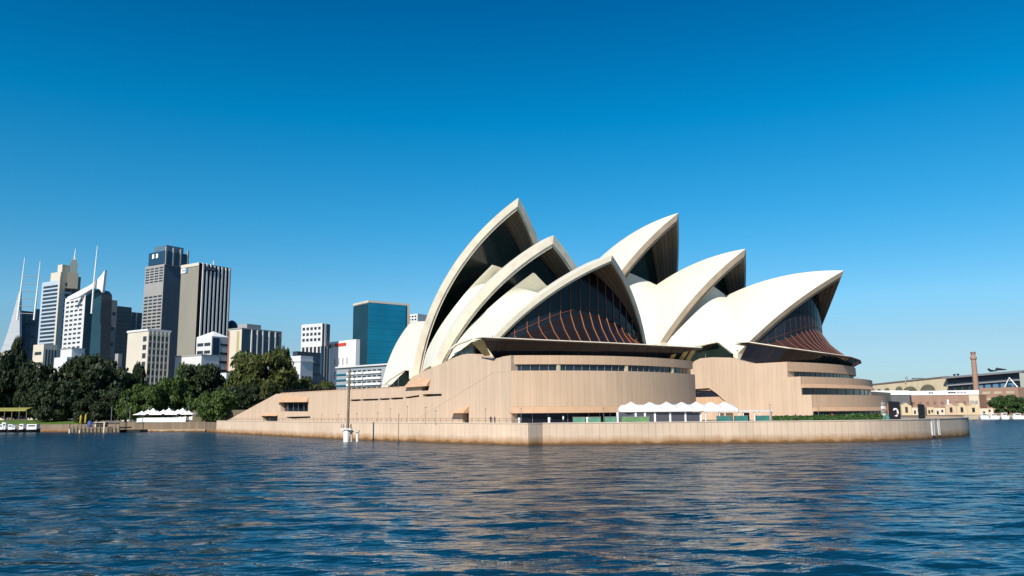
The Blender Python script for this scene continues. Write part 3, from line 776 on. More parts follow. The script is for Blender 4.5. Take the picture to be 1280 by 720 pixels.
b = Bld('office_tower', 'dark glass office tower between the two masts and the blue banded tower', 'tower', 22, 24, 46, 388, 905, M_W5); b.grid('R', 6, 3, 0, 1, .3, 1, M_BG, .85, .8); b.finish()
b = Bld('office_tower', 'narrow navy glass slab squeezed beside the pale blue banded tower', 'tower', 42, 44, 52, 386, 930, M_BG); b.finish()
# banded tower with stepped crown
b = Bld('stepped_tower', 'pale blue banded tower with stepped beige crown and needle spire', 'tower', 53, 75.5, 100, 350, 860, M_W6, phi=-30)
H = H_(b)
for i in range(24):
    z = b.z0+H*(.30+.68*i/24); b.rect('L', .03, .90, z, z+H*.0165, M_WIN)
b.rect('L', -.02, .07, b.z0, b.z1+4, M_W2, 'pier', .8); b.rect('R', 0, .2, b.z0, b.z1+2, M_W2, 'pier', .5)
for i in range(14):
    z = b.z0+H*(.45+.55*i/14); b.rect('R', .26, .55, z, z+H*.024, M_WIN)
b.rect('R', .6, .98, b.z0, b.z1, M_BG, 'glass_front', .3)
c1 = b.block('crown', M_W2, b.z1, b.z1+9, 0, (0, .55, 0, .8)); b.block('crown', M_W2, b.z1+9, b.z1+17, 0, (0, .25, .05, .7)); b.block('crown', M_W3, b.z1-12, b.z1+6, 0.3, (-.02, .2, .8, 1.0))
tp = at(91.5, 329, 866); tb = at(91, 352, 866)
for w_, z0_, z1_, mt_ in ((9.5, tb[2]-8, tb[2]+9, M_W3), (7.2, tb[2]+9, tp[2], mat('copper_grey', (.22, .27, .26), .5)), (4.6, tp[2], tp[2]+3.2, M_W3), (2.4, tp[2]+3.2, tp[2]+6, M_W2)):
    mb = MB(); mb.box((tb[0], tb[1], (z0_+z1_)/2), (w_, w_, z1_-z0_), (.85, .5, 0)); mb.build('turret', mt_, b.root)
s0 = at(92.6, 326, 866); s1 = at(93.2, 311, 866); mb = MB(); mb.tube([V(tb[0], tb[1], tp[2]+2), V(tb[0]+.4, tb[1], s1[2])], [.8, .3], 5); mb.build('spire', M_WHITE, b.root); b.finish()
b = Bld('office_block', 'low beige block with tall openings at the foot of the blue banded tower', 'building', 42, 55, 72, 430, 640, M_W2); b.grid('R', 1, 4, .1, 1, .55, .95, M_WIN, .5, .9); b.grid('L', 4, 1, .1, .9, .4, .95, M_WIN, .8, .3); b.finish()
# white tower with a sail roof
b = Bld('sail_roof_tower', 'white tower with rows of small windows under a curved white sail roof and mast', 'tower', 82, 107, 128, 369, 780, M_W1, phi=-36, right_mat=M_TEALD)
b.grid('L', 20, 4, .08, .96, .22, .98, M_WIN, .66, .42)
for i in range(18): b.rect('R', .45, .96, b.z0+H_(b)*(.2+.043*i), b.z0+H_(b)*(.2+.043*i)+1.0, M_BG, 'floor_band', .2)
sp_ = [(84, 371.5), (100, 363), (113, 356), (121, 350), (126.5, 344), (131, 337.5), (129.5, 352), (127.8, 366), (124, 361), (117, 359.5), (108, 365), (98, 371), (86, 374.8)]
mb = MB(); mb.prism([at(x, y, 786) for x, y in ((106, 372), (108, 366), (117, 360.5), (124, 362), (127.5, 367), (124, 470), (106, 470))], V(4, 12, 0)); mb.build('glass_core', M_TEALD, b.root)
mb = MB(); mb.prism([at(x, y, 779) for x, y in sp_], V(1.0, 2.5, 0)); mb.build('sail_roof', M_WHITE, b.root)
mb = MB(); mb.tube([at(114.3, 392, 777), at(117.5, 352, 777), at(121.8, 307, 777)], [.9, .8, .3], 5); mb.build('mast', M_WHITE, b.root); b.finish()
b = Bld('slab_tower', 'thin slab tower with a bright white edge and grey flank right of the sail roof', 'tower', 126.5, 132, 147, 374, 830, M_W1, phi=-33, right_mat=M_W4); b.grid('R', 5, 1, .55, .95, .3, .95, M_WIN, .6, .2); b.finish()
b = Bld('office_tower', 'flat topped charcoal office tower right of the thin white edged slab', 'tower', 139, 143, 165, 382, 880, M_W5); b.grid('R', 20, 2, .1, .95, .2, .98, M_WIN, .8, .5); b.finish()
b = Bld('office_tower', 'black tower with one pale vertical line left of the grey windowed tower', 'tower', 162, 165, 178, 390, 930, M_W5); b.rect('R', .4, .5, b.z0, b.z1, M_W4, 'fin', .4); b.finish()
# grey tower with blue crown
b = Bld('crowned_tower', 'tall grey tower with windowed left side and dark blue glass crown', 'tower', 182, 205.5, 229, 329.5, 800, M_W4, phi=-33)
H = H_(b)
for g0, g1, rows in ((.88, .985, 6), (.22, .80, 26)): b.grid('L', rows, 4, .02, .98, g0, g1, M_WIN, .78, .5)
b.rect('R', 0.01, 1, b.z0, b.z1-1, mat('tower_grey_shaded', (.06, .085, .115), .5, noise=.08, nscale=.05), 'shaded_side', .2)  # shade of the right face painted on as a dark blue sheet
cr1 = b.block('crown', M_BG, b.z1+.3, b.z1+13, .6, (.0, .8, .0, 1.25)); b.block('crown', mat('crown_steel_glass', (.10, .16, .22), .25), b.z1+13.2, b.z1+19.5, -.8, (.05, .75, .1, 1.1))
for a in (0, .32, .65, .98): b.rect('R', a*1.2, a*1.2+.06, b.z1-1, b.z1+17, M_W4, 'rib', 1.6)
for a in (.3, .5): b.rect('L', a, a+.1, b.z1+6.5, b.z1+11, M_WHITE, 'vent_panel', 1.4)
mb = MB(); q = at(214, 311, 812); q2 = at(213.8, 297, 812); mb.tube([V(q[0], q[1], b.z1+19), q2], [.4, .15], 4); mb.build('antenna', M_STEEL, b.root); b.finish()
# striped tower
b = Bld('striped_tower', 'black and white vertically striped tower with plain tan left side', 'tower', 227, 249, 289, 328.5, 745, M_W3, phi=-33)
H = H_(b)
b.rect('L', -.01, 1.0, b.z1-2.6, b.z1+.3, M_W2, 'parapet', .5)
b.rect('R', .0, 1.0, b.z0, b.z1-.2, mat('matt_black_glass', (.006, .006, .008), .6, 0, .1), 'glass_front', .25)
for i in range(8): b.rect('R', .10+.118*i, .10+.118*i+.042, b.z0, b.z1+(.6 if i < 3 else -.6), mat('fin_white', (.88, .86, .82), .6), 'fin', .9)
q = b.rect('R', .16, .52, b.z1-6.0, b.z1-2.6, mat('navy_sign', (.01, .015, .035), .4), 'sign', 1.3)
for i in range(7): b.rect('R', .19+.042*i, .19+.042*i+.03, b.z1-4.7, b.z1-3.9, M_STEEL, 'sign_letter', 1.4)
q = b.rect('L', .62, .98, b.z1-7.6, b.z1-3.2, M_WHITE, 'sign', .6)
b.rect('L', .62, .72, b.z1-7.6, b.z1-3.2, M_BLUE, 'sign_letter', .75); b.rect('L', .84, .90, b.z1-5.9, b.z1-4.6, M_RED, 'sign_letter', .75); b.rect('L', .76, .82, b.z1-5.9, b.z1-4.6, M_BLACK, 'sign_letter', .75)
mb = MB(); mb.tube([at(267, 331, 770), at(267, 326, 770)], .5, 5); mb.build('antenna', M_WHITE, b.root); b.finish()
# beige gridded block in front
b = Bld('gridded_block', 'cream office block with deep square window grid in front of the grey tower', 'building', 160, 185, 213, 413.5, 560, M_W2, phi=-35)
b.block('roof_slab', M_W1, b.z1, b.z1+1.4, .5); b.grid('R', 12, 5, .02, .93, .02, .96, M_WIN, .56, .68); b.grid('L', 9, 1, .02, .24, .1, .96, M_WIN, .75, .6)
for i in range(6): b.rect('R', .02+.182*i-.015, .02+.182*i+.025, b.z0, b.z1, M_W2, 'pier', .9)
b.finish()
b = Bld('banded_block', 'white banded block with small peaked roof below the striped tower', 'building', 246, 265, 287, 420, 600, M_W1)
b.grid('L', 8, 2, .04, .96, .2, .95, M_WIN, .85, .42); b.rect('R', .05, .42, b.z0, b.z1-1, M_BG, 'glass_front', .2)
for i in range(9): b.rect('R', .48, .98, b.z0+H_(b)*(.05+.105*i), b.z0+H_(b)*(.05+.105*i)+1.5, M_WIN)
mb = MB(); a_ = at(265, 413.5, 606); cpt = b.c+b.tL*b.LL/2+b.tR*b.LR/2; 
for i in range(4):
    P, Q = b.poly[i]+ZUP*b.z1, b.poly[(i+1) % 4]+ZUP*b.z1; mb.quad([P, Q, V(cpt[0], cpt[1], b.z1+4.5)])
mb.build('roof', M_WHITE, b.root); b.finish()
b = Bld('service_block', 'plain windowless grey block in front of the tan side of the striped tower', 'building', 219, 252, 274, 444.5, 570, M_W1, phi=-33); b.block('roof_slab', M_W4, b.z1, b.z1+1.0, .3); b.finish()
b = Bld('finned_block', 'wide block with cream end wall and teal front of white fins', 'building', 286, 302.5, 352, 411, 590, M_W2, right_mat=M_TEALD)
b.rect('L', .18, .36, b.z0, b.z1-1.5, mat('ochre_strip', (.42, .33, .15), .6), 'window', .15); b.rect('L', .9, 1.0, b.z0, b.z1-1, mat('rust_strip', (.30, .11, .06), .6), 'end_strip', .2)
for a in (.22, .36, .5, .66, .82): b.rect('R', a, a+.025, b.z0, b.z1, M_W1, 'fin', .9)
b.rect('R', .93, 1.0, b.z0, b.z1-1, M_W3, 'end_strip', .4); b.block('roof_slab', M_W4, b.z1, b.z1+.8, .4); b.block('plant_room', M_W4, b.z1+.8, b.z1+4.2, 0, (.1, .8, .15, .5))
b.grid('R', 7, 1, .92, .99, .1, .95, M_WIN, .7, .4); b.finish()
b = Bld('domed_block', 'dark round topped block just behind the striped tower', 'building', 284, 288, 296, 412, 800, M_W5)
mb = MB(); q = at(289.5, 412, 806); mb.lathe((q[0], q[1], q[2]), [(6.5, -2), (6, 3), (4.4, 6.5), (2, 8.6), (.3, 9.2)], 14); mb.build('dome', M_W5, b.root); b.finish()
b = Bld('round_corner_block', 'white grid windowed tower standing alone left of the red lettered hotel', 'tower', 377, 403, 412.5, 404, 640, M_W1, phi=-28)
b.grid('L', 3, 5, .04, .97, .80, .98, M_WIN, .62, .5); b.grid('L', 2, 5, .04, .97, .50, .78, M_WIN, .6, .62); b.grid('L', 3, 5, .04, .97, .24, .48, M_WIN, .6, .55)
b.rect('R', .02, 1, b.z0, b.z1-.5, M_W5, 'glass_front', .2); b.rect('R', .3, .5, b.z0+12, b.z1, M_W1, 'fin', .6); b.finish()
b = Bld('curved_block', 'low navy blue glass block in front of the white grid windowed tower', 'building', 366, 372, 402, 439, 575, M_W5); b.grid('R', 6, 6, .02, .98, .1, .95, M_BG, .85, .7); b.finish()
b = Bld('glass_stair_tower', 'narrow blue glass stair tower left of the red lettered hotel', 'building', 401, 402.5, 412, 432.5, 570, M_BG); b.rect('R', .3, .36, b.z0, b.z1, M_W4, 'fin', .3); b.rect('R', .65, .7, b.z0, b.z1, M_W4, 'fin', .3); b.finish()
b = Bld('office_block', 'small white block with grey glazed front right of the olive tree', 'building', 363, 376, 391.5, 444.5, 545, M_W1); b.grid('L', 2, 1, .05, .8, .3, .8, M_WIN, .9, .25); b.grid('R', 2, 3, .08, .92, .1, .7, M_WIN, .7, .85); b.block('cornice', M_W1, b.z1-4, b.z1-3, .5); b.finish()
b = Bld('hotel', 'white hotel with red rooftop lettering left of the teal glass tower', 'hotel', 412.5, 445, 450, 424, 640, mat('hotel_white', (.76, .75, .73), .6), phi=-44)
b.grid('L', 4, 4, .24, .86, .1, .82, M_WIN, .16, .5)
for a, l in ((.60, .05), (.66, .04), (.71, .05), (.77, .03), (.48, .06), (.55, .03), (.42, .05), (.36, .05)): b.rect('L', a, a+l, b.z1-4.2, b.z1-1.8, M_RED, 'sign_letter', .5)
b.rect('L', .86, .9, b.z1-4.4, b.z1-2, M_STEEL, 'sign_letter', .5); b.rect('L', .95, 1.0, b.z1-5, b.z1-2, M_BLACK, 'corner_vent', .4); b.finish()
# teal tower
b = Bld('teal_tower', 'teal mirrored glass tower with cream roof trim behind the white shells', 'tower', 442, 460.5, 511, 378, 700, M_W2, phi=-52, right_mat=M_TEAL)
b.rect('L', 0, 1, b.z0, b.z1-.5, M_TEALD, 'glass_front', .15)
b.block('roof_trim', M_W2, b.z1, b.z1+1.8, .4)
for i in range(2, 18): b.rect('R', .0, .93, b.z0+H_(b)*i/18, b.z0+H_(b)*i/18+.12, mat('teal_joint', (.02, .22, .31), .3, .6), 'floor_line', .2)
b.rect('R', .965, 1.02, b.z0, b.z1, M_W2, 'edge_trim', .5); b.rect('R', .93, .965, b.z0, b.z1-.8, M_TEALD, 'edge_glass', .25); b.finish()
b = Bld('apartment_block', 'long low apartment block with white balcony bands below the teal tower', 'building', 421, 494, 500, 453.5, 470, mat('flats_shade', (.30, .33, .35), .5), phi=-42)
H = H_(b)
for i in range(8):
    z = b.z0+H*(.10+.105*i)
    for a0, a1 in ((.22, .50), (.52, .64), (.66, .80)): b.rect('L', a0, a1, z, z+1.25, M_WHITE, 'balcony', .9)
    b.rect('L', .82, 1.0, z, z+.8, M_TEAL, 'balcony', .7)
    for k in range(7): b.rect('L', .22+.085*k, .28+.085*k, z+1.4, z+2.3, M_WIN)
b.rect('L', 0, 1, b.z1-.9, b.z1-.1, M_W1, 'roof_edge', 1.1); b.finish()
b = Bld('office_block', 'white tiered block showing between the teal tower and the tall shell', 'building', 506, 522, 545, 392, 800, M_W1); b.grid('L', 3, 4, .05, .95, .90, .99, M_WIN, .6, .5); b.finish()
b = Bld('office_block', 'low pale grey block in front of the sail roofed white tower', 'building', 76, 90, 106, 436, 620, M_W1); b.block('roof_slab', M_W4, b.z1, b.z1+.8, .3); b.finish()
b = Bld('office_block', 'small stepped white block half hidden by the domed tree', 'building', 68, 84, 108, 446, 600, M_W1); b.grid('L', 1, 2, .2, .9, .5, .8, M_W4, .6, .6); b.finish()
b = Bld('service_block', 'small plain grey box in front of the charcoal office tower', 'building', 144, 148, 153, 442, 600, M_W4); b.finish()
b = Bld('office_block', 'low white block at the foot of the concrete fin tower', 'building', 0, 12, 24, 440, 640, M_W2); b.finish()
b = Bld('office_block', 'low white block peeping over the trees below the cream end wall', 'building', 268, 283, 302, 466, 520, M_W1); b.finish()
b = Bld('office_block', 'low cream block half hidden behind the small round tree', 'building', 156, 166, 178, 461, 500, M_W2); b.finish()

# ------------------------------------------------------------------ far shore on the right
FG = 'buildings on the far shore'
def run_block(name, mt, root, x0, Y0, yt0, x1, Y1, yt1, depth=14, zb=GLZ, top=None):
    a, b_ = at(x0, yt0, Y0), at(x1, yt1, Y1)
    mb = MB(); d = unit((b_-a)*V(1, 1, 0)); n = V(-d[1], d[0], 0)
    mb.prism([a, b_, V(b_[0], b_[1], zb), V(a[0], a[1], zb)], n*depth, uvdir=d); return mb.build(name, mt, root), a, b_, d, n
M_SAND = granite('sandstone', (.50, .42, .29), pw=2.2, course=1.1, joint=.05, var=.05)
M_BRICK = granite('red_brick', (.34, .215, .16), pw=2.5, course=1.2, joint=.06, var=.06)
M_YEL = mat('yellow_render', (.58, .45, .28), .8, noise=.08, nscale=.3)
M_CREAM = mat('cream_render', (.62, .53, .40), .8, noise=.08, nscale=.3)
t = thing('arched_viaduct', 'long sandstone building with arched openings and gently rising roof line', 'building', at(1136, 500, 600), FG)
w_, a, b_, d, n = run_block('wall', M_SAND, t, 1078, 640, 482.8, 1184, 585, 471.8)
L = float(np.linalg.norm((b_-a)*V(1, 1, 0)))
mb = MB(); e_ = b_-a; mb.prism([a-n*.5+ZUP*.0, b_-n*.5, b_-n*.5+ZUP*1.0, a-n*.5+ZUP*1.0], n*15); mb.build('roof_edge', mat('slate_edge', (.12, .10, .09), .7), t)
for x, wpx, y0, y1 in ((1160, 9.5, 489.5, 480.5), (1138, 8.5, 489.5, 483), (1124, 4.5, 489, 483), (1109, 3.5, 489, 485), (1099, 2.5, 489, 486)):
    k = (x-1078)/106; Yc = 640-55*k-2.2
    pts = []
    for q in np.linspace(0, math.pi, 14): pts.append(at(x+wpx*math.cos(q), y0-(y0-y1)*math.sin(q), Yc-.56*wpx*math.cos(q)))
    mb = MB(); mb.prism(pts+[at(x-wpx, y0+8, Yc+.56*wpx), at(x+wpx, y0+8, Yc-.56*wpx)], V(0, .5, 0)); mb.build('arch', mat('arch_shade', (.10, .10, .065), .9, noise=.2, nscale=.3), t)
for x0, x1, y in ((1132, 1134, 471), (1140, 1155, 473)):
    mb = MB(); mb.tube([at(x0, 479, 610), at(x0, y, 610), at(x1, y, 610), at(x1, 478, 610)], .35, 4); mb.build('roof_frame', M_STEEL, t)
t = thing('glazed_hall', 'dark glazed hall under a long sloping grey roof beside the chimney', 'building', at(1230, 500, 560), FG)
w_, a, b_, d, n = run_block('wall', M_W5, t, 1184, 583, 473.5, 1278, 540, 465.5)
mb = MB(); mb.prism([a-n*4-d*1, b_-n*4+d*2, b_-n*4+d*2+ZUP*1.3, a-n*4-d+ZUP*1.3], n*22); mb.build('roof', mat('zinc_roof', (.20, .20, .22), .5), t)
mb = MB(); mb.prism([a-n*1.5-ZUP*5.2, b_-n*1.5-ZUP*5.2, b_-n*1.5-ZUP*4.3, a-n*1.5-ZUP*4.3], n*1.4); mb.build('canopy', mat('canopy_grey', (.25, .25, .27), .5), t)
for i in range(10):
    q = a+(b_-a)*((i+.5)/10); q = V(q[0], q[1], 0)-n*.15
    za = a[2]+(b_[2]-a[2])*(i+.5)/10
    mb = MB(); mb.box((q[0], q[1], za-8), (3.4, .2, 4.2), tuple(d)); mb.build('window', mat('sky_glass', (.10, .22, .34), .1) if i in (4, 5, 6, 7, 8) else M_GGLASS, t)
mb = MB(); q = at(1262, 476, 542); mb.tube([q-ZUP*5+d*-4, q+ZUP*2, q-ZUP*5+d*5], .5, 4); mb.build('brace', M_WHITE, t)
for x, y in ((1193, 469.5), (1197.5, 469)):
    mb = MB(); q = at(x, y, 575); mb.lathe((q[0], q[1], q[2]), [(.55, -2.4), (.55, .2), (.9, .3), (.9, 1.0)], 8); mb.build('roof_vent', M_BLACK, t)
mb = MB(); mb.tube([at(1235, 461, 556), at(1238, 463.5, 556), at(1244, 463.5, 556), at(1246, 461.5, 556), at(1258, 462, 556)], [.6, .9, .5, 1.1, .3], 6); mb.build('roof_vent', M_BLACK, t)
t = thing('brick_chimney', 'tall slender brick chimney rising over the far shore roofs', 'chimney', at(1221, 505, 530), None)
q = at(1222, 505, 530); mb = MB(); zt = at(1218.5, 450, 530)[2]; qb = V(q[0], q[1], 2.3)
mb.lathe(qb, [(1.9, 0), (1.45, zt-2.3)], 12); mb.build('shaft', M_BRICK, t)
mb = MB(); mb.lathe(qb, [(1.5, zt-2.2), (1.9, zt-1.6), (1.9, zt-.2), (1.35, zt+.1), (1.35, zt+2.0), (1.6, zt+2.2), (1.6, zt+2.9)], 12); mb.build('chimney_cap', M_BRICK, t)
t = thing('brick_warehouse', 'long red brick warehouse with a white lettered parapet on the far shore', 'building', at(1160, 520, 510), FG)
w_, a, b_, d, n = run_block('wall', M_BRICK, t, 1136, 530, 494.2, 1224, 500, 493.2, 20)
mb = MB(); mb.prism([a-n*.3, b_-n*.3, b_-n*.3+ZUP*2.7, a-n*.3+ZUP*2.7], n*1.0); par = mb.build('parapet', M_WHITE, t)
for x0, x1 in ((1162.5, 1165), (1166, 1168), (1187, 1190), (1190.5, 1193), (1193.5, 1196), (1198, 1201), (1202, 1205), (1206, 1209)):
    k0, k1 = (x0-1136)/88, (x1-1136)/88; p, q = a+(b_-a)*k0-n*.42+ZUP*1.0, a+(b_-a)*k1-n*.42+ZUP*1.0
    mb = MB(); mb.prism([p, q, q+ZUP*.8, p+ZUP*.8], n*.1); mb.build('sign_letter', M_W4 if x0 > 1197 else M_BLACK, par)
for i in range(9):
    q = a+(b_-a)*((i+.6)/9.6)-n*.1; mb = MB(); mb.box((q[0], q[1], 9.5), (1.5, .15, 1.6), tuple(d)); mb.build('window', mat('brick_window', (.2, .13, .1), .5), t)
q0, q1 = a+(b_-a)*.86, a+(b_-a)*.99
mb = MB(); mb.prism([V(p[0], p[1], z)-n*.25 for p, z in ((q0, 7.2), (q1, 7.2), (q1, a[2]-.6), (q0, a[2]-.6))], n*.2); sg = mb.build('sign', M_CREAM, t)
for k, zz in ((.885, 10.2), (.915, 10.2), (.945, 10.0), (.965, 10.2)):
    p = a+(b_-a)*k-n*.35; mb = MB(); mb.box((p[0], p[1], zz-.6), (1.0, .1, 2.0), tuple(d)); mb.build('sign_letter', M_W4, sg)
t = thing('grey_shed', 'dark grey clad shed with white fascia behind the black banner', 'building', at(1110, 520, 520), FG)
w_, a, b_, d, n = run_block('wall', mat('shed_grey', (.10, .10, .105), .6, noise=.2, nscale=.4, stretch=(3, 3, .3)), t, 1080, 525, 493.5, 1136.5, 512, 493.5, 14)
mb = MB(); mb.prism([a-n*.4, b_-n*.4, b_-n*.4+ZUP*2.6, a-n*.4+ZUP*2.6], n*1.2); mb.build('fascia', M_WHITE, t)
t = thing('brick_annex', 'brown brick block with arched relief right of the white lettered parapet', 'building', at(1245, 520, 505), FG)
w_, a, b_, d, n = run_block('wall', M_BRICK, t, 1224.3, 512, 485, 1272, 492, 483.8, 20)
for k in (.18, .48, .8):
    q = a+(b_-a)*k-n*.1
    for zz in (15.2, 11.5):
        mb = MB(); mb.box((q[0], q[1], zz), (4.6, .2, 1.5), tuple(d)); mb.build('relief_panel', M_SAND, t)
t = thing('corner_block', 'pale green grey block at the right edge of the far shore', 'building', at(1280, 520, 510), FG)
run_block('wall', mat('pale_green', (.30, .33, .30), .5), t, 1274, 505, 466, 1330, 490, 466, 20)
# row of gabled warehouses
xs = [(1126, 1139, 503.5, 'g', M_YEL, 'gabled yellow warehouse front nearest the black banner'), (1139.5, 1151, 506, 'f', M_CREAM, 'flat fronted cream warehouse left of the narrow black pylon'),
      (1158, 1167, 505.5, 'f', M_YEL, 'narrow flat yellow front just right of the narrow black pylon'), (1167.3, 1181, 506.5, 'f', M_CREAM, 'wide cream front with dark tall doorway in the warehouse row'),
      (1181.3, 1195, 504, 'g', mat('orange_render', (.56, .40, .27), .8, noise=.08), 'orange gabled warehouse with a white chimney'), (1195.3, 1208, 503.8, 'a', M_YEL, 'round gabled yellow warehouse with a big arched window'),
      (1208.3, 1224, 504.4, 'g', M_YEL, 'plain yellow gabled warehouse next to the end house'), (1224.3, 1241, 507, 'f', M_CREAM, 'pale flat end house beside the round tree')]
for i, (x0, x1, yt, kind, mt, lab) in enumerate(xs):
    Y0 = 482-.13*(x0-1126); Y1 = 482-.13*(x1-1126)
    a, b_ = at(x0, yt, Y0), at(x1, yt, Y1); d = unit((b_-a)*V(1, 1, 0)); n = V(-d[1], d[0], 0); t = thing('warehouse', lab, 'warehouse', V((a[0]+b_[0])/2, (a[1]+b_[1])/2, 2.4), 'gabled warehouses on the far quay')
    W = float(np.linalg.norm((b_-a)*V(1, 1, 0))); zt = a[2]
    prof = [(0, 2.4), (0, zt-1.6), (W, zt-1.6), (W, 2.4)]
    if kind == 'g': prof = [(0, 2.4), (0, zt-1.8), (W*.25, zt-1.2), (W*.5, zt), (W*.75, zt-1.2), (W, zt-1.8), (W, 2.4)]
    if kind == 'a': prof = [(0, 2.4), (0, zt-1.8), (W*.2, zt-1.6)]+[(W*.5+W*.3*math.cos(q), zt-1.4+1.4*math.sin(q)) for q in np.linspace(math.pi, 0, 9)]+[(W*.8, zt-1.6), (W, zt-1.8), (W, 2.4)]
    A0 = V(a[0], a[1], 0)
    mb = MB(); mb.prism([A0+d*u_+ZUP*z for u_, z in prof], n*12, uvdir=d); mb.build('wall', mt, t)
    for u_, z, ww, hh in ((.5, zt-3.2, 1.4, 1.6), (.5, 4.6, 1.4, 1.5)) if kind in 'ga' else ((.3, zt-4.2, 1.0, 2.0), (.72, 4.6, 1.0, 1.4)):
        q = A0+d*W*u_-n*.06; mb = MB(); mb.box((q[0], q[1], z), (ww, .15, hh), tuple(d)); mb.build('window', M_WIN, t)
    if i == 4:
        q = A0+d*W*.35+n*3; mb = MB(); mb.box((q[0], q[1], zt+.4), (1.0, 1.0, 3.2), tuple(d)); mb.build('chimney', M_WHITE, t)
# quay in front of the warehouses
mb = MB(); mb.prism([V(195, 468, 2.2), V(263, 459.5, 2.2), V(500, 438, 2.2), V(500, 446, 2.2), V(263, 468, 2.2), V(195, 476, 2.2)], V(0, 0, -4)); mb.build('quay', granite('quay_stone', (.46, .38, .29), tide=1.2), thing('quay_wall', 'low stone quay wall along the far right shore', 'quay', (263, 459, 0)))
# ------------------------------------------------------------------ trees
def leaf_mat(name, col, col2):
    m_ = bpy.data.materials.new(name); m_.use_nodes = True; n = m_.node_tree; L = n.links.new; b = n.nodes['Principled BSDF']
    b.inputs['Roughness'].default_value = 0.6; b.inputs['Specular IOR Level'].default_value = 0.25
    g = n.nodes.new('ShaderNodeNewGeometry'); oi = n.nodes.new('ShaderNodeObjectInfo')
    ad = n.nodes.new('ShaderNodeMath'); ad.operation = 'ADD'; L(g.outputs['Random Per Island'], ad.inputs[0]); L(oi.outputs['Random'], ad.inputs[1])
    fr = n.nodes.new('ShaderNodeMath'); fr.operation = 'FRACT'; L(ad.outputs[0], fr.inputs[0])
    mx = n.nodes.new('ShaderNodeMix'); mx.data_type = 'RGBA'; mx.inputs[6].default_value = (*col, 1); mx.inputs[7].default_value = (*col2, 1)
    L(fr.outputs[0], mx.inputs[0]); L(mx.outputs[2], b.inputs['Base Color'])
    return m_
LEAF_D = leaf_mat('leaf_dark', (.009, .018, .0055), (.026, .042, .012))
LEAF_M = leaf_mat('leaf_green', (.032, .062, .012), (.072, .112, .022))
LEAF_O = leaf_mat('leaf_olive', (.036, .047, .009), (.076, .090, .018))
M_BARK = mat('bark', (.10, .075, .05), .9, noise=.2, nscale=2)
M_PALEB = mat('pale_bark', (.42, .38, .32), .9, noise=.1, nscale=2)
def quads_mesh(name, C, T, B, mt):
    """C centres, T/B half axes -> one mesh of leaf quads"""
    n = len(C); P = np.stack([C-T-B, C+T-B, C+T+B, C-T+B], 1).reshape(-1, 3)
    me = bpy.data.meshes.new(name); me.vertices.add(4*n); me.vertices.foreach_set('co', P.ravel().astype(np.float32))
    me.loops.add(4*n); me.loops.foreach_set('vertex_index', np.arange(4*n, dtype=np.int32))
    me.polygons.add(n); me.polygons.foreach_set('loop_start', np.arange(0, 4*n, 4, dtype=np.int32)); me.update(); me.validate()
    me.materials.append(mt); return me
def leaf_quads(rng, centres, normals, size):
    n = len(centres); N_ = normals+rng.normal(0, .55, (n, 3)); N_ /= np.linalg.norm(N_, axis=1)[:, None]
    A = rng.normal(0, 1, (n, 3)); T = np.cross(N_, A); T /= np.linalg.norm(T, axis=1)[:, None]; B = np.cross(N_, T)
    s = size*(.55+.9*rng.random(n))[:, None]
    return T*s, B*s*(.5+.4*rng.random(n))[:, None]
def crown_mesh(seed, shape, mt, nb=70, per=230, leaf=.026):
    """unit crown: x,y in -1..1, z 0..1 ; clumps spread through an uneven volume"""
    rng = np.random.default_rng(seed); C = []; Nn = []
    for i in range(nb):
        a = rng.random()*6.283; q = rng.random()
        if shape == 'dome': z = .18+.68*q; rmax = math.sqrt(max(0, 1-((z-.2)/.85)**2)) if z > .2 else .9
        elif shape == 'tall': z = .12+.80*q; rmax = (.55+.45*math.sin(z*3.1+.4))*(1-.35*max(0, z-.7)/.3)
        elif shape == 'flat': z = .35+.5*q; rmax = 1-.7*abs(z-.55)
        else: z = .14+.72*q; rmax = math.sqrt(max(.05, 1-((z-.48)/.52)**2))
        r = rmax*(.45+.55*rng.random()**.5)*.82
        br = (.12+.15*rng.random())*(1.1 if shape != 'tall' else .9)
        c = np.array([r*math.cos(a), r*math.sin(a), z])
        n = int(per*(br/.24)**2)
        d = rng.normal(0, 1, (n, 3)); d /= np.linalg.norm(d, axis=1)[:, None]; d[:, 2] = np.where(d[:, 2] < -.35, -d[:, 2]*.6, d[:, 2])
        rad = br*(.72+.36*rng.random(n))[:, None]
        C.append(c+d*rad*np.array([1, 1, .62])); Nn.append(d)
    C = np.concatenate(C); Nn = np.concatenate(Nn)
    C[:, 2] = np.clip(C[:, 2], .02, 1.02)
    T, B = leaf_quads(rng, C, Nn, leaf)
    return quads_mesh('crown', C, T, B, mt)
def trunk_mesh(seed, mt, h=.5, fork=5):
    rng = np.random.default_rng(seed); mb = MB()
    mb.tube([V(0, 0, -.02), V(.01, 0, h*.4), V(.02, .01, h*.75)], [.055, .042, .036], 7)
    for i in range(fork):
        a = i*6.283/fork+rng.random(); r = .3+.3*rng.random()
        mb.tube([V(.02, .01, h*.6), V(r*.4*math.cos(a), r*.4*math.sin(a), h*1.0), V(r*math.cos(a), r*math.sin(a), h*1.35+.1*rng.random())], [.028, .02, .008], 5)
    o = mb.build('trunk_tmp', mt); me = o.data; me.name = 'trunk'; bpy.data.objects.remove(o); return me
TR = [trunk_mesh(1, M_BARK), trunk_mesh(2, M_BARK), trunk_mesh(3, M_PALEB, .55)]
CR = {}
def crown(shape, mt, k, nb=70, per=230, leaf=.026):
    key = (shape, mt.name, k)
    if key not in CR: CR[key] = crown_mesh(100+len(CR)*7+k, shape, mt, nb, per, leaf)
    return CR[key]
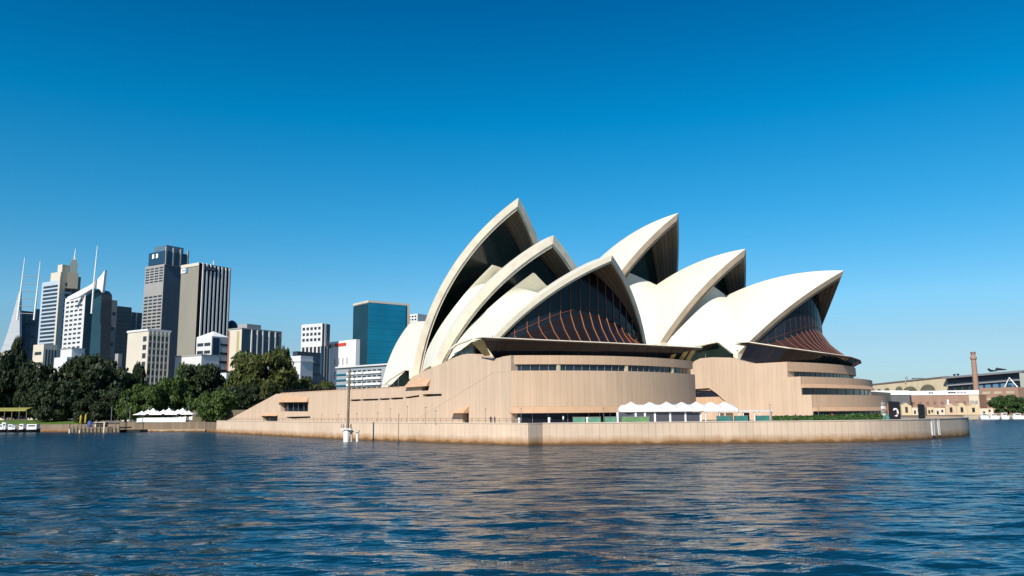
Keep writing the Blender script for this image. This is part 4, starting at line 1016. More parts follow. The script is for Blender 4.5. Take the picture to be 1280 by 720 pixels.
def tree(name, label, xl, xr, ytop, Y, shape, mt, k=0, z0=2.4, trunk=0, group='trees along the garden shore', rz=0.0, lift=0.0):
    xc = (xl+xr)/2; p = at(xc, ytop, Y); wd = (xr-xl)/2*Y/F_PX; h = p[2]-z0
    r = thing(name, label, 'tree', (p[0], p[1], z0), group); r.scale = (wd, wd, h); r.rotation_euler = (0, 0, rz)
    for nm, me in (('trunk', TR[trunk]), ('crown', crown(shape, mt, k))):
        o = bpy.data.objects.new(nm, me); sc.collection.objects.link(o); o.parent = r
        if nm == 'crown' and lift: o.location = (0, 0, lift); o.scale = (1, 1, 1-lift)
    return r
T_ = [
 ('dark spreading tree cut by the left edge of the picture', -30, 36, 438, 348, 'round', LEAF_D, 0, .3),
 ('narrow dark tree rising highest beside the concrete fin tower', 8, 38, 423, 356, 'tall', LEAF_D, 1, 1.0),
 ('dark bushy tree left of the big dome crowned tree', 24, 84, 451, 342, 'round', LEAF_D, 2, 2.0),
 ('big dome crowned tree below the white sail roofed tower', 66, 168, 445, 350, 'dome', LEAF_D, 3, .5),
 ('low dark tree in front of the big dome crown, left of the jetty', 40, 104, 474, 332, 'round', LEAF_D, 0, 4.0),
 ('low dark tree standing right behind the jetty', 92, 160, 484, 330, 'round', LEAF_D, 2, 5.0),
 ('ragged dark tree between the big dome crown and the small round tree', 138, 182, 470, 356, 'tall', LEAF_D, 1, 3.0),
 ('small round dark tree in front of the cream gridded block', 165, 194, 452, 366, 'round', LEAF_D, 2, 1.0),
 ('brighter green tree behind the left end of the white parasols', 150, 214, 478, 326, 'round', LEAF_M, 0, 2.0),
 ('leafy mid green tree behind the middle of the white parasols', 186, 246, 470, 334, 'dome', LEAF_M, 1, 1.5),
 ('wide tree with pale upper leaves below the plain grey block', 212, 290, 456, 356, 'dome', LEAF_D, 4, 4.0),
 ('pale topped flat crown tree peeping over the wide tree', 218, 256, 455, 372, 'flat', LEAF_M, 3, 1.0),
 ('low rounded green tree beside the foot of the stone ramp', 244, 302, 486, 318, 'round', LEAF_M, 2, .7),
 ('dark shaded tree between the low green tree and the olive tree', 262, 318, 480, 340, 'dome', LEAF_D, 3, 2.6)]
T_ += [('dark broad tree just outside the left edge of the view', -96, -22, 446, 350, 'dome', LEAF_D, 3, 2.2), ('dark tree well left of the mossy roofed shelter', -170, -84, 452, 346, 'round', LEAF_D, 0, 1.1)]
for lab, xl, xr, yt, Y, shp, mt, k, rz in T_:
    tree('broadleaf_tree', lab, xl, xr, yt, Y, shp, mt, k, rz=rz)
# terrace behind the ramp
mb = MB(); mb.prism([V(-125, 325, 2.0), V(-96, 310, 2.0), V(-60, 300, 2.0), V(20, 420, 2.0), V(-60, 520, 2.0), V(-150, 420, 2.0)], V(0, 0, 5.6)); tag(mb.build('terrace', mat('terrace_earth', (.12, .10, .065), .9, noise=.2, nscale=.1)), kind='structure')
tree('olive_tree', 'big olive green dome tree standing above the stone ramp', 282, 372, 438, 350, 'dome', LEAF_O, 5, z0=7.6, rz=1.2, lift=.12)
tree('olive_tree', 'small round olive crown rising behind the big dome tree', 338, 366, 433, 362, 'round', LEAF_O, 6, z0=7.6, rz=.2)
tree('slender_tree', 'small bare stemmed tree with a pale trunk beside the ramp', 324, 340, 480, 318, 'round', LEAF_O, 7, z0=7.6, trunk=2, lift=.35)
for i, (xl, xr, yt, Y, lab) in enumerate(((346, 384, 476, 372, 'low olive shrub left of its neighbours above the long ramp'), (364, 402, 472, 384, 'middle low olive shrub above the podium wall'), (388, 424, 475, 392, 'rightmost low olive shrub beside the apartment block'))):
    tree('shrub', lab, xl, xr, yt, Y, 'round', LEAF_O, i % 2, z0=7.6, group='shrubs above the podium wall', rz=i*1.3)
tree('round_tree', 'clipped round dark green tree on the far right quay', 1236, 1281, 494.5, 470, 'round', leaf_mat('leaf_far', (.020, .048, .012), (.042, .080, .020)), 9, z0=2.3, group=None, rz=.4)
tree('shrub', 'dark shaded shrub tucked under the big olive dome', 296, 336, 478, 338, 'round', LEAF_D, 0, z0=7.0, group='shrubs above the podium wall', rz=2.2)
# lawn strip
mb = MB(); g0, g1 = at(-40, 530, 322), at(96, 530, 318)
mb.prism([V(g0[0]-60, 326, 2.9), V(g1[0], 320, 2.9), V(g1[0], 332, 4.4), V(g0[0]-60, 340, 4.4)], V(0, 0, -.8)); tag(mb.build('lawn', leaf_mat('lawn_grass', (.06, .12, .02), (.09, .15, .03))), kind='structure')

# ------------------------------------------------------------------ garden shore: sea walls, jetty, boats, parasols, lamps
def wall_run(name, label, cat, pts, z1, th, mt, z0=-1):
    t = thing(name, label, cat, (pts[0][0], pts[0][1], 0)); mb = MB(); cs = []; uv = []; run = 0
    for i, p in enumerate(pts):
        if i: run += float(np.linalg.norm(p-pts[i-1]))
        a = pts[max(i-1, 0)]; b = pts[min(i+1, len(pts)-1)]; d = unit(b-a); n = V(-d[1], d[0])
        cs.append([p3(p, z0), p3(p, z1), p3(p+n*th, z1), p3(p+n*th, z0)]); uv.append([(run, z0), (run, z1), (run, z1+th), (run, z1+2*th)])
    mb.loft(cs, uv, smooth=False); mb.quad(cs[0]); mb.quad(cs[-1][::-1]); mb.build('wall', mt, t); return t
def gp(x, Y): r = ray(x, 520-(x-640)*ROLL); return V(r[0]*Y/r[1], Y)
M_GARD = granite('garden_wall_stone', (.20, .15, .105), pw=1.6, course=.7, joint=.09, var=.12, streak=.15, tide=1.1)
wall_run('garden_sea_wall', 'brown rubble sea wall under the row of white parasols', 'sea wall', [gp(150, 306), gp(200, 303), gp(246, 300), gp(257.5, 299)], 3.4, 2.0, M_GARD)
wall_run('garden_sea_wall', 'short brown return wall where the rubble wall meets the pink ramp', 'sea wall', [gp(258, 298.5), gp(273, 280)], 3.3, 2.0, M_GARD)
wall_run('shore_ledge', 'pale stone ledge at the waterline below the rubble wall', 'ledge', [gp(150, 303.5), gp(200, 300.5), gp(246, 297.5), gp(257, 296.8)], .7, 3.0, granite('ledge_stone', (.46, .37, .27), tide=.5))
wall_run('shore_bank', 'low pinkish stone bank between the white boats and the jetty', 'bank', [gp(-60, 321), gp(0, 319), gp(50, 317), gp(90, 314), gp(150, 308)], 2.7, 2.5, granite('bank_stone', (.25, .18, .135), pw=1.4, course=.6, var=.15, tide=1.0))
# white parasols
def parasol(x, Y, z0, h, wd):
    p = gp(x, Y); t = thing('parasol', 'white square parasol in the crowded row on the garden sea wall', 'parasol', (p[0], p[1], z0), 'white parasols on the garden sea wall')
    mb = MB(); mb.tube([V(p[0], p[1], z0), V(p[0], p[1], z0+h)], .06, 5); mb.build('pole', M_STEEL, t)
    mb = MB(); rings = []
    for f, zz in ((1, h*.66), (.97, h*.70), (.5, h*.80), (.18, h*.92), (.05, h)):
        rings.append([V(p[0]+wd*f*a, p[1]+wd*f*b, z0+zz) for a, b in ((-1, -1), (1, -1), (1, 1), (-1, 1))])
    mb.loft(rings, close=True, smooth=False); mb.quad(rings[-1]); mb.build('canopy', M_WHITE, t)
for i, x in enumerate((177, 184.5, 191, 197, 204, 211, 216, 222, 228, 236)):
    parasol(x, 305+(i % 3), 3.4, 4.0+.5*((i*7) % 3), 2.3)
wall_run('white_barrier', 'long white canvas barrier along the top of the garden sea wall', 'barrier', [gp(171, 304.2), gp(232, 301.6)], 5.0, .15, M_WHITE, z0=3.38)
def lamp(x, Y, z0, h, label, group, r=.07, head=True):
    p = gp(x, Y); t = thing('lamp_post', label, 'lamp post', (p[0], p[1], z0), group)
    mb = MB(); mb.tube([V(p[0], p[1], z0), V(p[0], p[1], z0+h)], [r*1.3, r], 6); mb.build('post', M_STEEL, t)
    if head:
        mb = MB(); mb.lathe((p[0], p[1], z0+h), [(.05, 0), (.17, .06), (.18, .16), (.06, .24)], 8); mb.build('lamp_head', M_W4, t)
for x, l in ((139, 'above the jetty'), (162, 'just right of the tall dark mooring pole'), (185, 'behind the left parasols'), (210, 'behind the middle parasols'), (235.5, 'behind the rightmost parasol')):
    lamp(x, 309, 3.2, 5.6, 'slim pale lamp post '+l, 'lamp posts on the garden shore', .1)
# mooring pole with pontoon
p = gp(158, 298); t = thing('mooring_pole', 'tall dark mooring pole on a black pontoon left of the white parasols', 'pole', (p[0], p[1], 0)); mb = MB(); mb.tube([V(p[0], p[1], -1), V(p[0], p[1], 14.0)], [.2, .12], 6); mb.build('post', M_BLACK, t)
a = gp(148, 296); b_ = gp(176, 294); mb = MB(); mb.prism([p3(a, .9), p3(b_, .9), p3(b_+V(1, 4), .9), p3(a+V(1, 4), .9)], V(0, 0, -1.4)); mb.build('pontoon', M_BLACK, t)
# jetty
t = thing('jetty', 'weathered timber jetty on piles beside the garden shore', 'jetty', p3(gp(118, 296), 0))
M_WOOD = mat('weathered_timber', (.20, .155, .11), .9, noise=.25, nscale=1.2)
a, b_ = gp(88, 297), gp(150, 292); mb = MB(); mb.prism([p3(a, 1.9), p3(b_, 1.9), p3(b_+V(1, 7), 1.9), p3(a+V(-2, 7), 1.9)], V(0, 0, -.5)); mb.build('deck', M_WOOD, t)
for i in range(14):
    q = a+(b_-a)*i/13+V(0, -.15); mb = MB(); mb.tube([p3(q, -1), p3(q, 2.5+.7*((i*5) % 3 == 0))], .19, 6); mb.build('pile', M_WOOD, t)
mb = MB(); mb.tube([p3(a, 2.9), p3(b_, 2.9)], .06, 4); mb.build('rail', M_WOOD, t)
mb = MB(); mb.prism([p3(a+V(0, .3), 1.3), p3(b_+V(0, .3), 1.3), p3(b_+V(0, .3), .3), p3(a+V(0, .3), .3)], V(0, .25, 0)); mb.build('fender_beam', M_WOOD, t)
for x, h, l in ((88, 1.2, 'outer left corner'), (100.5, 1.0, 'middle'), (131, 3.6, 'right half')):
    q = gp(x, 291); r = thing('pile_post', 'pale round mooring post in the water before the '+l+' of the jetty', 'post', p3(q, -1), 'mooring posts before the jetty'); mb = MB(); mb.lathe(p3(q, 0), [(.3, -1), (.3, h), (.24, h+.1)], 8); mb.build('post', M_CREAM, r)
for x, h, l in ((101, 6.3, 'left of the blue tarpaulin'), (107, 6.6, 'just behind the blue tarpaulin')):
    q = gp(x, 303); r = thing('furled_parasol', 'yellow furled parasol standing '+l, 'parasol', p3(q, 2.7), 'furled yellow parasols'); mb = MB(); mb.lathe(p3(q, 0), [(.05, 2.7), (.08, 3.2), (.42, 3.4), (.25, h-.6), (.05, h)], 7); mb.build('canopy', mat('yellow_canvas', (.55, .40, .05), .8), r)
q = gp(113, 297.5); r = thing('blue_tarpaulin', 'blue tarpaulin covered bundle standing on the jetty', 'tarpaulin', p3(q, 1.9)); mb = MB(); mb.lathe(p3(q, 0), [(.9, 1.9), (1.0, 2.6), (.75, 3.8), (.45, 4.1)], 7); mb.build('cover', mat('blue_canvas', (.03, .07, .28), .7), r)
q = gp(123, 296.5); r = thing('crate', 'white storage crate on the jetty right of the blue tarpaulin', 'crate', p3(q, 1.9)); mb = MB(); mb.box(p3(q, 2.45), (1.5, 1.2, 1.1)); mb.build('body', M_WHITE, r); mb = MB(); mb.box(p3(q, 3.04), (1.6, 1.3, .08)); mb.build('lid', M_W1, r)
q = gp(128, 297); r = thing('boat_shed', 'dark open shelter on the jetty behind the tall pale post', 'shelter', p3(q, 1.9)); mb = MB(); mb.box(p3(q, 2.7), (3.2, 2.4, 1.5)); mb.build('wall', M_DARK, r); mb = MB(); mb.box(p3(q, 3.56), (4.2, 3.2, .2)); mb.build('roof', M_CREAM, r)
# pergola with green roof
t = thing('pergola', 'open shelter with a mossy yellow green roof at the left edge', 'shelter', p3(gp(10, 330), 3.4))
a, b_ = gp(-14, 331), gp(32, 329); mb = MB(); mb.prism([p3(a, 8.6), p3(b_, 8.6), p3(b_+V(0, 4), 9.3), p3(a+V(0, 4), 9.3)], V(0, 0, -.7)); mb.build('roof', mat('moss_roof', (.26, .25, .06), .9, noise=.2, nscale=.6), t)
for i in range(6):
    q = a+(b_-a)*i/5+V(0, .4); mb = MB(); mb.tube([p3(q, 3.4), p3(q, 7.9)], .16, 5); mb.build('post', M_WOOD, t)
# boats
def boat(x0, x1, Y, cab, label):
    a, b_ = gp(x0, Y), gp(x1, Y); L = float(np.linalg.norm(b_-a)); d = unit(b_-a); n = V(-d[1], d[0]); c = (a+b_)/2
    t = thing('motor_boat', label, 'boat', p3(c, 0), 'white motor boats moored at the left edge')
    def sec(u, w_, z): return [p3(c+d*u*L/2+n*w_*q, zz) for q, zz in ((-1, z), (-.8, .1), (0, -.3), (.8, .1), (1, z))]
    S = [sec(-1, 1.2, .95), sec(-.5, 1.45, .95), sec(.2, 1.4, 1.05), sec(.75, .8, 1.2), sec(1.05, .06, 1.4)]
    mb = MB(); mb.loft(S); mb.quad(S[0]); mb.build('hull', M_BLACK, t)
    mb = MB(); mb.loft([[s[0], s[4]] for s in S], smooth=False); mb.build('deck', M_WHITE, t)
    for (u, l, h, w_) in cab:
        q = c+d*u*L/2; mb = MB(); mb.box(p3(q, 1.05+h/2), (l, w_, h), (d[0], d[1], 0)); cb = mb.build('cabin', M_WHITE, t)
        mb = MB(); mb.box(p3(q-n*(w_/2), 1.05+h*.68), (l*.7, .12, h*.25), (d[0], d[1], 0)); mb.build('window', M_WIN, cb)
boat(-6, 10.5, 312, [(-.1, 3.2, 1.9, 2.2), (.55, 1.4, 2.6, 1.8)], 'white boat with a tall rear cabin cut by the left edge')
boat(11, 22, 311.5, [(-.2, 1.6, 1.9, 2.0), (.5, 1.1, 1.4, 1.8)], 'white boat with two small cabins, second from the left edge')
boat(23, 33, 311, [(.2, 1.4, 2.0, 1.8)], 'small white boat with a single short cabin between two larger ones')
boat(34.5, 51, 310.5, [(-.05, 3.6, 1.9, 2.3)], 'white boat with a long box cabin nearest the jetty')

# ------------------------------------------------------------------ promenade furniture
def lift(p, z): return V(p[0], p[1], z)
FZ = 3.6
# white marquee
MQ = thing('marquee', 'white marquee with a row of peaked canopies and dark window panels on the promenade', 'marquee', p3(gp(820, 162), FZ))
pk = [(789, 160.5), (812.5, 161.5), (833.5, 163), (852.5, 164.5), (870.5, 166), (888.5, 167.5), (906, 169)]
cen = [gp(x, Y) for x, Y in pk]
for i, c in enumerate(cen):
    d = unit(cen[min(i+1, 6)]-cen[max(i-1, 0)]); n = V(-d[1], d[0]); hw = .56*float(np.linalg.norm(cen[min(i+1, 6)]-cen[max(i-1, 0)]))/(2 if 0 < i < 6 else 1)
    e0, pk_z = 6.15, 7.75-.1*(i % 2)
    mb = MB(); rings = []
    for f, z in ((1.0, e0-.3), (1.0, e0), (.9, e0+.32), (.62, e0+.78), (.34, e0+1.12), (.14, e0+1.4), (.04, pk_z)):
        rings.append([p3(c+d*hw*f*a+n*2.0*f*b, z) for a, b in ((-1, -1), (-.5, -1), (0, -1), (.5, -1), (1, -1), (1, 0), (1, 1), (0, 1), (-1, 1), (-1, 0))])
    mb.loft(rings, close=True); mb.quad(rings[-1]); mb.build('canopy', M_WHITE, MQ)
E0 = 6.15; rf = []
for i, c in enumerate(cen):
    d = unit(cen[min(i+1, 6)]-cen[max(i-1, 0)]); n = V(-d[1], d[0]); c2 = c+d*((-1.9 if i == 0 else 1.6 if i == 6 else 0))
    rf.append([p3(c2+n*a, z) for a, z in ((-2.25, E0-.32), (-2.25, E0+.06), (-1.1, E0+.75), (0, E0+1.05), (1.1, E0+.75), (2.25, E0+.06), (2.25, E0-.32))])
mb = MB(); mb.loft(rf); mb.quad(rf[0]); mb.quad(rf[-1][::-1]); mb.build('valance_roof', M_WHITE, MQ)
fx = [771.8, 794.5, 806, 818.5, 837.5, 856.5, 875.5]; fp = []
for x_ in fx:
    k = np.interp(x_, [p[0] for p in pk], [p[1] for p in pk]); fp.append(gp(x_, k-2.1))
M_PANE = mat('marquee_pane', (.10, .10, .12), .3)
for i, q in enumerate(fp):
    mb = MB(); mb.box(p3(q, (FZ+E0)/2-.15), (.36, .22, E0-FZ-.35)); mb.build('post', M_WHITE, MQ)
    if i < 6:
        m2 = (q+fp[i+1])/2; d = unit(fp[i+1]-q); mb = MB(); mb.box(p3(m2, 4.68), (float(np.linalg.norm(fp[i+1]-q))-.4, .06, 2.05), (d[0], d[1], 0)); mb.build('window_panel', M_PANE, MQ)
# pergola to the right of it
t = thing('promenade_pergola', 'flat white pergola frame continuing right of the peaked marquee', 'pergola', p3(gp(925, 168), FZ))
a, b_ = gp(880, 164), gp(967, 166); mb = MB(); mb.prism([p3(a, 6.0), p3(b_, 6.0), p3(b_, 5.7), p3(a, 5.7)], V(.3, 4, 0)); mb.build('roof', M_W1, t)
for k in (.02, .22, .5, .56, .72, .8, .97):
    q = a+(b_-a)*k+V(.1, .3); mb = MB(); mb.tube([p3(q, FZ), p3(q, 5.7)], .12, 5); mb.build('post', M_WHITE if k < .9 else M_STEEL, t)
for k0, k1 in ((.25, .33), (.36, .46), (.6, .7)):
    q0, q1 = a+(b_-a)*k0+V(0, 2.5), a+(b_-a)*k1+V(0, 2.5); mb = MB(); mb.prism([p3(q0, FZ), p3(q1, FZ), p3(q1, 5.5), p3(q0, 5.5)], V(0, .1, 0)); mb.build('screen', M_CREAM if k0 < .5 else M_TEALD, t)
# hedges and planters
def hedge(x0, x1, Y0, Y1, h, label, mt, n=None, z0=FZ, wd=1.1, nm='hedge', group='clipped hedges on the promenade'):
    a, b_ = gp(x0, Y0), gp(x1, Y1); L = float(np.linalg.norm(b_-a)); d = unit(b_-a); nn = V(-d[1], d[0]); c = (a+b_)/2
    t = thing(nm, label, 'hedge', p3(c, z0), group); rng = np.random.default_rng(int(x0)); N = n or int(L*190)
    u = rng.uniform(-L/2, L/2, N); face = rng.random(N); w_ = np.where(face < .5, -wd/2, rng.uniform(-wd/2, wd/2, N)); z = np.where(face < .5, rng.uniform(.03, h, N), h*(1+.08*rng.normal(0, 1, N)))
    C = np.stack([u*d[0]+w_*nn[0], u*d[1]+w_*nn[1], z], 1); Nn = np.where((face < .5)[:, None], np.array([[-nn[0], -nn[1], .2]]), np.array([[0, 0, 1.]]))
    T, B = leaf_quads(rng, C, Nn, .14); o = bpy.data.objects.new('foliage', quads_mesh('foliage', C, T, B, mt)); sc.collection.objects.link(o); o.parent = t
    mb = MB(); mb.box(p3(c, z0+h*.46), (L-.1, wd-.25, h*.9), (d[0], d[1], 0)); mb.build('inner_growth', mt, t)
LEAF_H = leaf_mat('leaf_hedge', (.035, .085, .02), (.07, .14, .04))
LEAF_G = leaf_mat('leaf_bluegreen', (.03, .11, .07), (.07, .18, .11))
hedge(966, 1014, 163, 164, 1.05, 'long low dark hedge right of the white pergola', LEAF_H)
hedge(1015, 1060, 164.5, 167, 1.15, 'hedge in front of the curved stone tiers', LEAF_H)
hedge(1061, 1100, 167.5, 173, 1.2, 'hedge running towards the black banner', LEAF_H)
def planter(x0, x1, Y, label, mt):
    a, b_ = gp(x0, Y), gp(x1, Y); t = thing('planter_box', label, 'planter', p3((a+b_)/2, FZ), 'green boxes along the promenade edge'); d = unit(b_-a); L = float(np.linalg.norm(b_-a))
    mb = MB(); mb.box(p3((a+b_)/2, FZ+.65), (L, .8, 1.3), (d[0], d[1], 0)); mb.build('box', mt, t); mb = MB(); mb.box(p3((a+b_)/2, FZ+1.33), (L+.1, .9, .06), (d[0], d[1], 0)); mb.build('lid', M_W4, t)
M_GB = mat('green_canvas', (.10, .26, .17), .6, noise=.2, nscale=1.0); M_GT = mat('teal_canvas', (.03, .16, .14), .6, noise=.2, nscale=1.0)
planter(716, 731, 158.5, 'sea green box at the left end of the green boxes', M_GB); planter(735.5, 750.5, 158.5, 'sea green box between two thin dark posts', M_GB); planter(755.5, 769.5, 158.5, 'sea green box touching the left end of the marquee', M_GB)
planter(777, 811, 157.8, 'long green box in front of the marquee corner', mat('leaf_green_canvas', (.12, .24, .10), .6, noise=.25, nscale=.8))
planter(896, 913, 160, 'low dark green box left under the pergola', M_GT); planter(918, 934, 160.3, 'teal covered box in the middle under the pergola', M_GT); planter(945, 961, 160.6, 'teal covered box at the right end of the pergola', M_GT)
# lamps, posts
for x, Y, h, l in ((402, 208, 2.0, 'under the large podium window'), (423, 200, 2.1, 'just left of the beacon pole'), (446, 193, 2.2, 'just right of the beacon pole'), (472, 186, 2.3, 'under the long window slot'),
                   (488, 182, 3.2, 'left of the thin pole in the water'), (509, 177, 3.6, 'right of the thin pole in the water'), (532, 172, 3.4, 'below the short window slot'), (544.5, 169.5, 2.7, 'left of the little stone hood'),
                   (607, 160, 2.9, 'left of the walking people'), (651.5, 157.5, 2.9, 'at the corner of the dark ground floor glazing'), (754.5, 158.2, 2.9, 'between two green boxes'), (963, 161.5, 3.3, 'at the right end of the pergola'), (1023, 165, 2.7, 'in front of the curved stone tiers')):
    lamp(x, Y, FZ, h, 'thin promenade lamp post '+l, 'thin lamp posts on the promenade', .04)
for x, Y, l in ((649, 156.5, 'left of the wall corner'), (686.5, 157.5, 'right of the wall corner'), (734, 158.2, 'left of the middle green box')):
    q = gp(x, Y); t = thing('bollard', 'white rounded bollard on the promenade edge '+l, 'bollard', p3(q, FZ), 'white bollards'); mb = MB(); mb.lathe(p3(q, FZ), [(.24, 0), (.24, .9), (.3, 1.0), (.26, 1.25), (.1, 1.35)], 10); mb.build('body', M_WHITE, t)
# promenade rail on the left stretch
t = thing('promenade_railing', 'thin dark railing along the sea wall below the podium', 'railing', p3(front[1], SW_TOP))
a, b_ = front[0]+V(.5, .4), front[2]+V(.3, .6); L = float(np.linalg.norm(b_-a)); nps = 72
for i in range(nps+1):
    q = a+(b_-a)*i/nps; mb = MB(); mb.tube([p3(q, SW_TOP+.1), p3(q, SW_TOP+.95)], .03, 4); mb.build('post', M_BRONZD, t)
for h in (.55, .95):
    mb = MB(); mb.tube([p3(a, SW_TOP+h), p3(b_, SW_TOP+h)], .025, 4); mb.build('rail', M_BRONZD, t)
# beacon in the water
q = gp(433.5, 178); t = thing('beacon', 'white navigation beacon base with a tall brown pole in front of the sea wall', 'beacon', p3(q, 0))
mb = MB(); mb.lathe(p3(q, 0), [(.62, -1.2), (.62, 2.45), (.55, 2.55)], 14); mb.build('base', M_WHITE, t)
mb = MB(); mb.box(p3(q, 2.68), (2.3, 1.7, .24)); mb.build('platform', M_WHITE, t)
mb = MB(); mb.tube([p3(q+V(.25, 0), 2.8), p3(q+V(.36, .1), 15.4)], [.30, .24], 8); mb.build('pole', M_WOOD, t)
mb = MB()
for dx in (-1, -.5, 1.0): mb.tube([p3(q+V(dx, -.7), 2.8), p3(q+V(dx, -.7), 3.8)], .05, 4)
mb.tube([p3(q+V(-1, -.7), 3.3), p3(q+V(1, -.7), 3.3)], .04, 4); mb.build('guard_rail', M_BLACK, t)
q2 = gp(444.5, 178.5); t2 = thing('mooring_dolphin', 'cream two legged mooring dolphin right of the white beacon', 'dolphin', p3(q2, 0))
for dx in (-.85, .45): mb = MB(); mb.lathe(p3(q2+V(dx, 0), 0), [(.28, -1.2), (.28, 2.0)], 8); mb.build('leg', M_CREAM if dx < 0 else M_WHITE, t2)
mb = MB(); mb.box(p3(q2+V(-.2, 0), 2.2), (2.0, 1.0, .4)); mb.build('cap', M_CREAM, t2); mb = MB(); mb.tube([p3(q2+V(-.9, 0), 2.4), p3(q2+V(-.9, 0), 3.7)], .07, 5); mb.build('bollard', M_BLACK, t2)
q = gp(498.5, 170); t = thing('marker_pole', 'thin dark pole standing in the water before the sea wall', 'pole', p3(q, -1)); mb = MB(); mb.tube([p3(q, -1), p3(q, 5.9)], .06, 5); mb.build('post', M_BRONZD, t); mb = MB(); mb.lathe(p3(q, 0), [(.22, -.5), (.22, .6), (.1, .75)], 7); mb.build('footing', M_BRONZD, t)
# ladders on the wall
for x, wpx, l in ((1164, 3.1, 'broad white'), (1171.2, 1.9, 'narrow white')):
    Yl = 169.0 if x < 1168 else 171.5; q = gp(x, Yl); t = thing('wall_fender', l+' fender board fixed on the curved end of the sea wall', 'fender', p3(q, .3)); d = unit(V(.72, .69)); W = wpx*2*Yl/F_PX*1.1
    mb = MB(); mb.box(p3(q, 2.05), (W, .3, 2.7), (d[0], d[1], 0)); mb.build('board', mat('pale_fender', (.52, .53, .54), .6, noise=.15, nscale=2), t)
    for s in (-1, 1): mb = MB(); mb.tube([p3(q+d*W*.5*s+V(.1, -.18), .6), p3(q+d*W*.5*s+V(.1, -.18), 3.8)], .05, 5); mb.build('side_rail', M_W1, t)
# black banners
def banner(x0, x1, yt, Y, label, tilt=0.0):
    a, b_ = gp(x0, Y), gp(x1, Y+.6); zt = at((x0+x1)/2, yt, Y)[2]; t = thing('banner_pylon', label, 'banner', p3((a+b_)/2, FZ), 'black banners at the promenade end')
    mb = MB(); d = unit(b_-a); mb.prism([p3(a, FZ), p3(b_, FZ), p3(b_+d*tilt, zt-.15), p3(a-d*tilt*.2, zt)], V(-d[1]*.5, d[0]*.5, 0)); mb.build('panel', M_BLACK, t); return t, a, b_, d, zt
t, a, b_, d, zt = banner(1113, 1125.5, 501.5, 176, 'broad black banner with a white curled emblem at the promenade end')
c = (a+b_)/2+V(0, -.12); mb = MB()
arc = [p3(c+d*(.55*math.cos(q)), 5.25+.75*math.sin(q)) for q in np.linspace(2.5, -1.9, 14)]
mb.tube(arc, [.1]+[.2]*12+[.1], 6); mb.build('emblem', M_WHITE, t)
mb = MB(); mb.tube([p3(c+d*.35, 5.3), p3(c+d*.45, 4.8), p3(c+d*.1, 4.5), p3(c-d*.4, 4.55)], [.12, .18, .16, .08], 6); mb.build('emblem', mat('rose', (.55, .28, .30), .6), t)
banner(1150.2, 1155.8, 505, 180, 'narrow black banner pylon right of the emblem banner', .12)
q = gp(1104.5, 178); t = thing('sign_totem', 'pale grey stacked sign totem left of the black banner', 'totem', p3(q, FZ))
for k in range(5): mb = MB(); mb.box(p3(q+V(0, 0), FZ+.35+.8*k), (.9-.08*k, .6, .62), (1, .5, 0)); mb.build('sign_plate', M_WHITE if k % 2 else M_W4, t)
mb = MB(); mb.tube([p3(q+V(.1, .4), FZ), p3(q+V(.1, .4), FZ+4.3)], .09, 5); mb.build('post', M_STEEL, t)
q = gp(1110.8, 179); t = thing('marker_post', 'rust red pointed post beside the black banner', 'post', p3(q, FZ)); mb = MB(); mb.lathe(p3(q, FZ), [(.3, 0), (.28, 2.6), (.3, 2.9), (.04, 3.7)], 8); mb.build('post', mat('rust_red', (.38, .13, .08), .7), t)
q = gp(1109, 177); t = thing('covered_stack', 'dark green covered stack at the foot of the black banner', 'cover', p3(q, FZ)); mb = MB(); mb.lathe(p3(q, FZ), [(.7, 0), (.75, .5), (.5, 1.1), (.2, 1.3)], 8); mb.build('cover', M_GT, t)
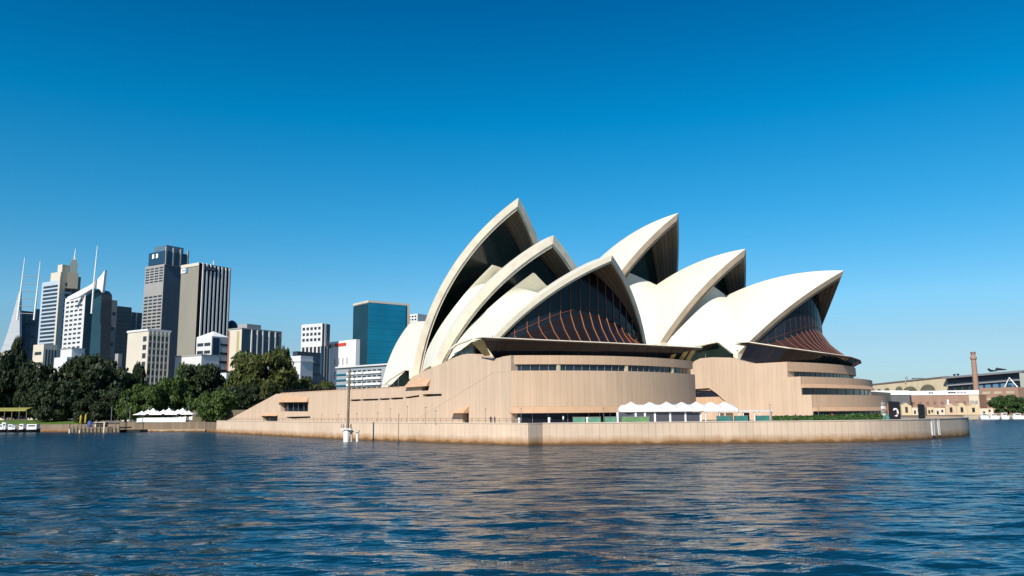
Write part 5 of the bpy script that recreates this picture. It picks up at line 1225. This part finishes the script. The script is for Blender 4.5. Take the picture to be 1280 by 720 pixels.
# people on the promenade
def person_mesh(seed, shirt, trousers, hairc):
    rng = random.Random(seed); s = rng.uniform(-.12, .12)
    J = [((0, 0, .93), .13), ((0, 0, 1.18), .135), ((0, 0, 1.40), .13), ((0, 0, 1.52), .06), ((0, -.02, 1.64), .10), ((0, -.01, 1.72), .085),
         ((.09, 0, .86), .09), ((.10, -.02+s, .48), .06), ((.10, .04+s*2, .07), .045), ((.10, -.10+s*2, .03), .035),
         ((-.09, 0, .86), .09), ((-.10, -.02-s, .48), .06), ((-.10, .04-s*2, .07), .045), ((-.10, -.10-s*2, .03), .035),
         ((.19, 0, 1.38), .06), ((.24, .03-s, 1.12), .045), ((.24, -.05-s*1.5, .86), .033), ((.24, -.07-s*1.5, .77), .03),
         ((-.19, 0, 1.38), .06), ((-.24, .03+s, 1.12), .045), ((-.24, -.05+s*1.5, .86), .033), ((-.24, -.07+s*1.5, .77), .03)]
    E_ = [(0, 1), (1, 2), (2, 3), (3, 4), (4, 5), (0, 6), (6, 7), (7, 8), (8, 9), (0, 10), (10, 11), (11, 12), (12, 13), (2, 14), (14, 15), (15, 16), (16, 17), (2, 18), (18, 19), (19, 20), (20, 21)]
    me = bpy.data.meshes.new('body'); me.from_pydata([j[0] for j in J], E_, []); o = bpy.data.objects.new('tmp', me); sc.collection.objects.link(o)
    sk = o.modifiers.new('s', 'SKIN'); 
    for i, v in enumerate(me.skin_vertices[0].data): v.radius = (J[i][1], J[i][1]); v.use_root = (i == 0)
    o.modifiers.new('u', 'SUBSURF').levels = 1
    bpy.context.view_layer.update(); dg = bpy.context.evaluated_depsgraph_get(); m2 = bpy.data.meshes.new_from_object(o.evaluated_get(dg)); bpy.data.objects.remove(o)
    m2.materials.clear()
    for mt in (mat('skin', (.45, .28, .20), .6), mat('shirt', shirt, .8), mat('trousers', trousers, .8), mat('hair', hairc, .7)): m2.materials.append(mt)
    for p in m2.polygons:
        z = p.center.z; x = abs(p.center.x)
        p.material_index = 3 if (z > 1.68 or (z > 1.58 and p.center.y > 0)) else 0 if z > 1.49 else 0 if (x > .2 and z < 1.05) else 1 if z > .93 else 2 if z > .07 else 3
    m2.name = 'body'; return m2
PPL = [(613.5, 160, 'person in black sitting low beside the lamp post, walking past the podium wall', (.02, .02, .025), (.02, .02, .03), .3), (618.5, 160.5, 'person in dark blue top walking just left of the building corner', (.03, .05, .12), (.03, .03, .04), 1.8),
       (704, 158.5, 'person in white shirt before the dark ground floor glazing', (.7, .7, .68), (.04, .04, .06), 2.2), (994, 162, 'person in black standing behind the long hedge', (.015, .015, .02), (.02, .02, .02), .8),
       (1040, 165.5, 'person in red top standing at the hedge before the stone tiers', (.4, .05, .05), (.03, .03, .05), 2.6)]
for i, (x, Y, lab, sh_, tr_, rz) in enumerate(PPL):
    q = gp(x, Y); o = bpy.data.objects.new('person', person_mesh(i, sh_, tr_, (.03, .02, .015))); sc.collection.objects.link(o); o.location = (q[0], q[1], FZ); o.rotation_euler = (0, 0, rz); tag(o, lab.replace('sitting low beside the lamp post, ', ''), 'person', 'people on the promenade')
# parked launches and cars on the far quay
for i, (x0, x1, h, lab) in enumerate(((1226, 1236, 1.5, 'white covered launch on the far quay left of the round tree'), (1237, 1248, 1.3, 'low white launch below the left side of the round tree'), (1252, 1260, 1.9, 'white van like launch cabin below the middle of the round tree'), (1266, 1279, 1.4, 'long white launch at the right edge of the far quay'))):
    a, b_ = gp(x0, 455), gp(x1, 455); c = (a+b_)/2; d = unit(b_-a); L = float(np.linalg.norm(b_-a)); t = thing('launch', lab, 'boat', p3(c, 0), 'white launches at the far quay')
    mb = MB(); mb.prism([p3(a-d*.6, 1.5), p3(a, -.2), p3(b_, -.2), p3(b_+d*.8, 1.6)], V(-d[1]*2.4, d[0]*2.4, 0)); mb.build('hull', M_WHITE, t)
    mb = MB(); mb.box(p3(c+V(0, 1.2), 1.6+h/2), (L*.6, 1.8, h), (d[0], d[1], 0)); cb = mb.build('cabin', M_WHITE, t); mb = MB(); mb.box(p3(c+V(0, .27), 1.6+h*.6), (L*.5, .1, h*.35), (d[0], d[1], 0)); mb.build('window', M_WIN, cb)
